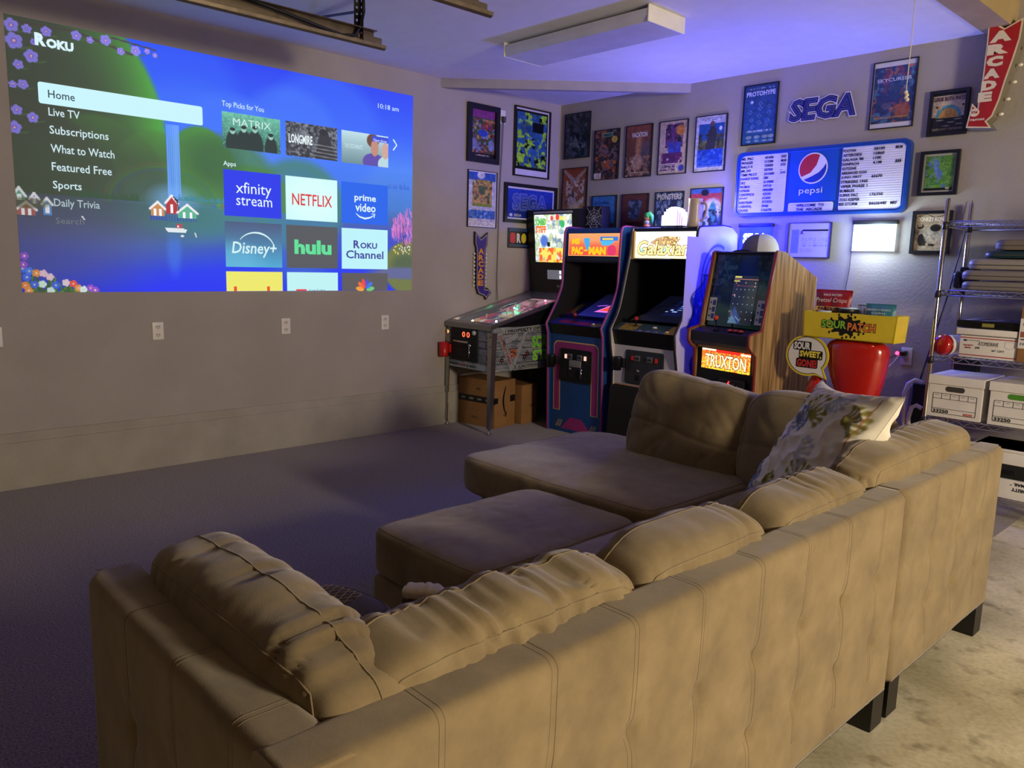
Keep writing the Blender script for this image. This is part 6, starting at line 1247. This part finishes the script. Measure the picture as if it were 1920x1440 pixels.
pad('lowest grey pad of the stack on the wire shelf', 3.545, 4.20, 1.270, 1.318, gp); pad('second grey pad from the bottom of the stack', 3.540, 4.15, 1.325, 1.378, gp); pad('third pale grey pad of the stack with arched top', 3.568, 4.10, 1.384, 1.440, mat('pale_pad', (146, 140, 134), .5)); pad('dark teal pad near the top of the stack', 3.645, 4.2, 1.446, 1.485, mat('teal_pad', (24, 52, 58), .4)); pad('topmost taupe pad of the stack on the wire shelf', 3.69, 4.2, 1.490, 1.545, mat('taupe_pad', (118, 108, 98), .55))
t = thing('speaker', 'small black speaker standing on the shelf behind the pads', 'speaker', (3.51, -.15, 1.27)); MB().bbox(-.045, .045, -.045, .045, 0, .125, .008).build('speaker_body', BLK, t); MB().lathe([(.032, 0), (.03, .003), (.012, -.004), (0, -.002)], (0, -.046, .06), 16, 'y').build('cone', pm('2a2a2e', .6), t)
t = thing('speaker', 'narrow rounded black speaker at the left end of the shelf', 'speaker', (3.49, -.27, 1.27)); MB().bbox(-.025, .025, -.03, .03, 0, .10, .022).build('speaker_body', pm('1c1c22', .4), t); MB().lathe([(.018, 0), (.016, .003), (0, .001)], (0, -.031, .05), 14, 'y').build('cone', pm('2a2a2e', .6), t)
# beacon
t = thing('beacon_lamp', 'red domed beacon with white base lying on the shelf', 'beacon', (3.520, -.36, .948), -.45)
MB().lathe([(.048, 0), (.058, .004), (.060, .02), (.054, .035), (.035, .048), (0, .052)], (0, -.05, 0), 28, 'y').build('red_lens', mat('red_lens', (168, 22, 18), .15, spec=.8), t); MB().lathe([(.060, 0), (.062, .006), (.056, .010)], (0, -.045, 0), 28, 'y').build('bezel_ring', pm('701410', .3), t); MB().lathe([(.045, -.12), (.056, -.11), (.058, -.0)], (0, -.045, 0), 28, 'y').build('white_base', pm('d8d4cc', .4), t)
# mail box, lid, electronics box
CW = mat('white_card', (226, 222, 216), .7)
t = thing('mailing_box', 'white mailing box with red stripes and handwriting on the shelf', 'box', (3.580, -.42, .892)); MB().bbox(0, .285, 0, .30, 0, .122, .003).build('box_body', CW, t); rd = pm('a83038', .6); bk = pm('20202a', .6)
for z in (.012, .108): flat('stripe', [(0.002, z), (.283, z), (.283, z + .005), (.002, z + .005)], 0, rd, t)
text('PRIORITY', .022, .063, .05, .010, -.0005, rd, t, bold=.02); text('MAIL', .030, .050, .032, .010, -.0005, rd, t, bold=.02); text('UNITED STATES', .042, .093, .06, .006, -.0005, pm('50507c', .6), t); flat('print_mark', [(.018, .090), (.036, .090), (.038, .099), (.020, .101)], 0, pm('2c3c80', .6), t, .0006)
text('ATOMISWAVE', .095, .070, .10, .022, -.0005, bk, t, shear=.1); text('w/ cart', .165, .042, .062, .016, -.0005, bk, t, shear=.2); text('$40', .082, .050, .022, .013, -.0005, bk, t, bold=.02)
b = MB(); strip(b, [(.225, .100), (.270, .100), (.270, .070), (.248, .060), (.225, .070), (.225, .100)], .0015, 0, .0005); b.build('print_mark', pm('6a70a0', .6), t)
t = thing('box_lid', 'flat white carton lid lying on the mailing box', 'box', (3.560, -.425, 1.018)); MB().bbox(0, .30, 0, .31, 0, .036, .003).build('lid_body', CW, t); MB().box(.0, .30, -.0006, 0, .002, .004).build('lid_edge', pm('a8a49c', .7), t)
t = thing('game_console_box', 'black printed box lying on the white lid', 'box', (3.550, -.41, 1.058)); MB().bbox(0, .33, 0, .30, 0, .040, .004).build('box_body', BLK, t)
p = Pic(80, 50, '14141c', 1.6); p.blobs(['3a3c50', '1c2030', '5a5c70'], 7, 3, lo=.52, hi=.6); p.rect(.04, .1, .16, .9, 'b8b4bc'); p.rect(.5, .1, .62, .8, '8a8678'); p.poly([(.36, 0), (.44, 0), (.52, 1), (.44, 1)], 'c0bcc4')
p.build('box_print', .006, .324, 0, .29, 0, print_mat('box_print', rough=.3), t, RX(.004, 0, .0408, -pi / 2)); flat('label', [(.13, .008), (.19, .008), (.19, .028), (.13, .028)], 0, pm('8a8440', .5), t)
t = thing('shipping_box', 'tall brown shipping box with white label at the right frame edge', 'box', (3.868, -.43, .892)); MB().bbox(0, .26, 0, .30, 0, .30, .003).build('box_body', MATS['brown_cardboard'], t); flat('label', [(.0, .075), (.18, .075), (.18, .235), (0, .235)], 0, CW, t); flat('label_print', [(.006, .135), (.15, .135), (.15, .165), (.006, .165)], -.0012, pm('a05c48', .6), t, .0005); flat('label_print', [(.01, .12), (.11, .12), (.11, .126), (.01, .126)], -.0012, bk, t, .0005); text('Holds', .01, .092, .06, .014, -.0014, bk, t, shear=.2); b = MB(); strip(b, ell(.025, .205, .010, .010, 14, 0, 2 * pi, False), .0025, -.0012, .0005); strip(b, [(.032, .212), (.042, .225)], .0025, -.0012, .0005); b.build('print_mark', bk, t)
# file boxes
def filebox(lab, x, hole, green):
    t = thing('file_box', lab, 'box', (x, -.465, .538), 0, 'white file storage boxes'); w_, h_ = .275, .235
    b = MB().box(0, w_, .006, .36, 0, h_); b.build('box_body', CW, t)
    MB().box(-.006, w_ + .006, -.004, .366, h_ - .045, h_ + .004).build('lid', CW, t)
    flat('hand_hole', rrect(.085, .185, .150, .180, .014, 5), .006, mat('hole_' + hole, hx(hole), .8), t, .0012)
    ln = pm('1c1a1a', .6); o = rrect(.022, .252, .020, .138, .008, 3); i_ = rrect(.0245, .2495, .0225, .1355, .007, 3); MB().ring(o, i_, .006, .0048).build('form_frame', ln, t)
    for z in (.105, .048): flat('form_line', [(.024, z), (.25, z), (.25, z + .0022), (.024, z + .0022)], .006, ln, t)
    for k in range(1, 5): flat('form_line', [(.022 + k * .046, .106), (.024 + k * .046, .106), (.024 + k * .046, .137), (.022 + k * .046, .137)], .006, ln, t)
    text('33250', .030, .024, .082, .020, .0055, ln, t, bold=.03)
    for k in range(5): flat('small_print', [(.032 + k * .046, .125), (.054 + k * .046, .125), (.054 + k * .046, .128), (.032 + k * .046, .128)], .006, pm('8a8884', .6), t, .0006)
    if not green: flat('maker_label', [(.190, .024), (.236, .024), (.236, .036), (.190, .036)], .006, pm('b83c34', .6), t); text('STAPLES', .193, .027, .040, .006, .0045, CW, t)
filebox('left white file box numbered 33250 on the wire shelf', 3.462, '3c3834', False); filebox('right white file box with green showing through its hand hole', 3.775, '4c8c28', True)
t = thing('black_case', 'black case tucked behind the left file box', 'case', (3.50, -.085, .537)); MB().bbox(-.03, .10, -.02, .03, 0, .31, .01).build('case_body', BLK, t); MB().tube([(.0, -.0, .31), (.0, 0, .325), (.05, 0, .325), (.05, 0, .31)], .006, 6).build('handle', BLK, t)
t = thing('storage_bin', 'white bin on the bottom shelf behind the sofa corner', 'bin', (3.70, -.44, .325)); MB().bbox(0, .36, 0, .33, 0, .085, .006).build('bin_body', CW, t); MB().bbox(-.006, .366, -.006, .336, .070, .085, .004).build('bin_rim', CW, t)
t = thing('storage_bin', 'black block standing in for the shaded gap between the white boxes on the bottom shelf', 'bin', (3.70, -.44, .250)); MB().bbox(0, .36, 0, .33, 0, .073, .006).build('bin_body', VBLK, t); MB().bbox(.12, .24, -.008, 0, .025, .045, .003).build('handle', BLK, t)  # added block and handle, black in place of the dark gap's shade
t = thing('mailing_box', 'white mailing box lying upside down on the bottom shelf', 'box', (3.72, -.45, .138)); MB().bbox(0, .34, 0, .33, 0, .108, .003).build('box_body', CW, t); M_ = Matrix.Translation((.34, 0, .108)) @ Matrix.Rotation(pi, 4, 'Y'); text('PRIORITY', .02, .040, .11, .020, -.0006, bk, t, bold=.03, M=M_); text('* MAIL *', .05, .012, .09, .018, -.0006, bk, t, bold=.03, M=M_)
# white folding chair and the thin rod beside the shelf
t = thing('folding_chair', 'folded chair with white tubular frame beside the shelf', 'chair', (3.30, -.26, 0)); wt = mat('white_tube_frame', (206, 202, 192), .35)
MB().tube([(.02, -.05, .005), (.0, -.05, .35), (-.022, -.05, .55), (-.028, -.045, .62), (-.012, -.04, .685), (.02, -.03, .71), (.06, -.02, .70)], .013, 10).build('frame_tube', wt, t); MB().tube([(.05, -.06, .005), (.03, -.06, .30), (.015, -.06, .48), (.025, -.055, .545), (.05, -.05, .56), (.08, -.045, .545)], .013, 10).build('frame_tube', wt, t); MB().tube([(-.03, .08, .005), (-.04, .08, .45), (-.036, .08, .64), (-.02, .08, .685)], .011, 8).build('frame_tube', mat('grey_tube_frame', (140, 136, 140), .4), t)
MB().bbox(.0, .10, -.01, .02, .12, .69, .01).build('sling_seat', mat('dark_sling_cloth', (24, 30, 34), .8), t)
tag(MB().tube([(3.285, -.20, .02), (3.305, -.16, .70), (3.38, -.06, 1.25), (3.425, -.028, 1.62), (3.442, -.025, 1.79)], [.006, .006, .005, .0035, .002], 6).build('fishing_rod', pm('201c1c', .4)), 'thin dark rod leaning on the wall behind the shelf posts', 'rod')
# ================================================================== snack stand
red = mat('glossy_red_plastic', (186, 30, 20), .22, spec=.7, coat=.3, var=.05)
t = thing('display_stand', 'glossy red moulded display stand holding the yellow snack tray', 'stand', (3.09, -.56, 0.0))
b = MB(); prof = [(.0, .17, .13), (.05, .185, .14), (.15, .17, .13), (.35, .13, .10), (.50, .105, .085), (.58, .11, .085), (.66, .145, .095), (.76, .172, .105), (.86, .186, .105), (.92, .182, .10), (.945, .12, .08), (.95, .0, .0)]
n = 28; vs = []
for z, a_, b_ in prof:
    for k in range(n): q = 2 * pi * k / n; cx = .02 * math.sin(z * 5); e = .8; vs.append((cx + a_ * abs(math.cos(q)) ** e * (1 if math.cos(q) > 0 else -1), b_ * abs(math.sin(q)) ** e * (1 if math.sin(q) > 0 else -1), z + .004))
fs = [(i * n + k, i * n + (k + 1) % n, (i + 1) * n + (k + 1) % n, (i + 1) * n + k) for i in range(len(prof) - 1) for k in range(n)] + [tuple(range(n))[::-1]]
o = b.add(vs, fs, True).build('stand_body', red, t); o.modifiers.new('s', 'SUBSURF').levels = 1; o.modifiers['s'].render_levels = 2
def blob(name, c, r, rot=0): 
    g = MB().lathe([(0, -r[2])] + [(math.cos(a), r[2] * math.sin(a)) for a in np.linspace(-1.35, 1.35, 11)] + [(0, r[2])], (0, 0, 0), 20); g.v = [(v[0] * r[0], v[1] * r[1], v[2]) for v in g.v]; g.xf(Matrix.Translation(c) @ Matrix.Rotation(rot, 4, 'Y')); return g.build(name, red, t)
blob('side_lobe', (-.25, -.02, .60), (.062, .06, .125), .15); blob('top_lobe', (-.04, -.03, .925), (.055, .06, .03)); blob('top_lobe', (.07, -.03, .92), (.05, .06, .03))
MB().tube([(-.25, .0, .58), (-.18, .02, .50), (-.09, .02, .47)], [.05, .045, .05], 12).build('side_lobe', red, t)
# tray
t = thing('snack_tray', 'yellow SOUR PATCH tray full of snacks on the red stand', 'tray', (3.05, -.60, .950), -.02); ye = mat('yellow_tray_plastic', (226, 200, 48), .4); w_, d_, h_ = .272, .085, .155
lw = lambda z: w_ + .008 * z / h_
MB().prism([(-w_, 0), (w_, 0), (w_ + .010, h_), (-w_ - .010, h_)], -d_, -d_ + .006).build('front_wall', ye, t); MB().prism([(-w_, 0), (w_, 0), (w_ + .010, h_), (-w_ - .010, h_)], d_ - .006, d_).build('back_wall', ye, t)
for s in (-1, 1): MB().add([(s * w_, -d_, 0), (s * (w_ + .010), -d_, h_), (s * (w_ + .010), d_, h_), (s * w_, d_, 0), (s * (w_ - .006), -d_, 0), (s * (w_ + .004), -d_, h_), (s * (w_ + .004), d_, h_), (s * (w_ - .006), d_, 0)], [(0, 1, 2, 3), (7, 6, 5, 4), (0, 4, 5, 1), (1, 5, 6, 2), (2, 6, 7, 3), (3, 7, 4, 0)]).build('end_wall', ye, t)
MB().box(-w_, w_, -d_, d_, 0, .005).build('tray_floor', ye, t)
r_ = random.Random(4); n = 40; sp = []
for k in range(n): a = 2 * pi * k / n; e = 1.0 if k % 4 in (0, 1) else .72; sp.append((-.01 + .095 * e * math.cos(a) * 1.15, .080 + .060 * e * math.sin(a)))
flat('splash', sp, -d_, pm('14120e', .5), t)
for k in range(14): a = r_.random() * 6.28; q = r_.uniform(1.1, 1.3); flat('splash_drop', ell(-.01 + .10 * q * math.cos(a), .080 + .056 * q * math.sin(a), .006, .008, 8), -d_, pm('14120e', .5), t)
for s_, x, z, w_, c in (('SOUR', -.160, .060, .160, '8cc83c'), ('PATCH', .0, .052, .168, 'e88038')):
    text(s_, x, z, w_, .054, -d_ - .0013, pm('14120e', .5), t, 'letter_outline', bold=.08, base=.08, th=.0006); text(s_, x, z, w_, .054, -d_ - .0024, pm(c, .5), t, bold=.035, base=.08, th=.0006)
# snacks inside the tray
def bag(name, lab, loc, rz, w_, h_, d_, m, tilt=0.):
    t = thing(name, lab, 'snack bag', loc, rz); n1, n2 = 20, 16; 
    for s in (-1, 1):
        co = np.zeros((n2 + 1, n1 + 1, 3))
        for i in range(n2 + 1):
            for j in range(n1 + 1):
                u, v = j / n1 * 2 - 1, i / n2; bl = (1 - u ** 4) * (1 - abs(2 * v - 1) ** 3); wv = 1 - .06 * math.sin(v * pi); co[i, j] = (u * w_ / 2 * wv, s * d_ / 2 * bl * (1 + .15 * math.sin(u * 9 + v * 7)), v * h_)
        grid_obj('bag_front' if s < 0 else 'bag_back', co, m, t)
    for z in (.0, h_): MB().bbox(-w_ / 2, w_ / 2, -.002, .002, z - .010 if z else 0, z + .006 if z else .01, .001).build('seal', m, t)
    return t
t = bag('pretzel_bag', 'red pretzel crisps bag standing at the left of the yellow tray', (2.897, -.562, .960), .04, .225, .272, .07, mat('red_foil', (150, 22, 28), .35, spec=.6)); fy = -.036
text('SNACK FACTORY', -.055, .240, .115, .014, fy + .012, pm('e8e0d8', .5), t, bold=.02); text('Pretzel Crisps', -.095, .195, .19, .034, fy - .001, pm('f0e4dc', .5), t, shear=.25); flat('label_band', [(-.098, .150), (.098, .150), (.098, .176), (-.098, .176)], fy - .001, pm('d8a868', .5), t, .0008); text('PARTY SIZE', -.075, .154, .15, .018, fy - .0022, pm('2a1410', .5), t, bold=.03)
t = bag('popcorn_bag', 'teal Crunch n Munch corn bag leaning in the yellow tray', (3.205, -.615, .960), -.05, .175, .205, .06, mat('teal_foil', (58, 124, 140), .35, spec=.6)); fy = -.031
text('CRUNCH N MUNCH', -.070, .170, .14, .012, fy, pm('e0ecec', .5), t, bold=.02); text('CORN', -.04, .150, .08, .012, fy, pm('e0ecec', .5), t, bold=.02)
bag('foil_bag', 'crumpled silver bag between jar and teal bag in the tray', (3.115, -.575, .960), .2, .12, .195, .05, mat('silver_foil', (190, 196, 202), .25, .7))
t = thing('jar', 'jar with wide pale blue lid and black rim in the tray', 'jar', (3.015, -.610, .957)); MB().lathe([(0, 0), (.048, 0), (.050, .01), (.050, .14), (.046, .15)], (0, 0, 0), 24).build('jar_body', pm('8a8c90', .3), t); MB().lathe([(.052, .148), (.056, .150), (.056, .170), (.054, .173)], (0, 0, 0), 24).build('rim', pm('16161a', .4), t); MB().lathe([(.054, .172), (.052, .178), (0, .179)], (0, 0, 0), 24).build('lid', pm('b8d4dc', .4), t)
t = thing('jar', 'low tub with flat white lid at the left end of the tray', 'jar', (2.880, -.632, .957)); MB().lathe([(0, 0), (.034, 0), (.038, .13), (.038, .135)], (0, 0, 0), 24).build('jar_body', pm('d0d4d8', .4), t); MB().lathe([(.039, .132), (.041, .136), (.041, .150), (.038, .154), (0, .154)], (0, 0, 0), 24).build('lid', pm('cfe0e6', .4), t)
# speech bubble sign
t = thing('bubble_sign', 'round yellow-edged speech bubble sign reading SOUR SWEET GONE', 'sign', (2.805, -.665, .70)); 
def bub(k): return [(x * k, .130 + z * k) for x, z in [(.138 * math.cos(a), .128 * math.sin(a)) for a in np.linspace(math.radians(-38), math.radians(292), 44)]] 
def bubble(k): return bub(k) + [(.070 * k, .130 - .118 * k), (.135 + (k - 1) * .12, -.005 - (k - 1) * .06), (.112 * k, .130 - .085 * k)]
MB().prism(bubble(1.), 0, .010).build('sign_board', mat('yellow_board', (224, 200, 60), .45), t); flat('black_line', bubble(.905), 0, pm('16140e', .5), t, .0008); flat('white_face', bubble(.875), -.0008, pm('e8e4de', .5), t, .0008)
for s, x, z, w_, h_, c in (('SOUR', -.085, .165, .105, .046, 'efece8'), ('SWEET,', -.045, .113, .140, .046, 'f2dc50'), ('GONE!', -.060, .058, .128, .048, 'c8322c')):
    flat('letter_back', rrect(x - .006, x + w_ + .006, z - .005, z + h_ + .005, .010, 3), -.0016, pm('16140e', .5), t, .0006); text(s, x, z, w_, h_, -.0024, pm(c, .5), t, bold=.045)
MB().tube([(.06, .012, .06), (.10, .05, -.02), (.115, .07, -.08)], .006, 6).build('mount_rod', pm('30304a', .5), t)
tag(MB().tube([(3.13, -.055, .832), (3.11, -.07, .79), (3.08, -.12, .74), (3.03, -.2, .68), (2.98, -.3, .62), (2.95, -.36, .55), (2.93, -.38, .40), (2.95, -.36, .01)], .0035, 6).build('charging_cable', pm('c8c0c0', .5)), 'white cable sagging from the red charger behind the stand', 'cable')
tag(MB().tube([(3.12, -.03, .835), (3.06, -.06, .80), (3.0, -.10, .76), (2.95, -.15, .70), (2.93, -.2, .3), (2.94, -.2, .01)], .003, 6).build('charging_cable', pm('1c1a1e', .5)), 'dark cable running from the red charger behind the red stand', 'cable')
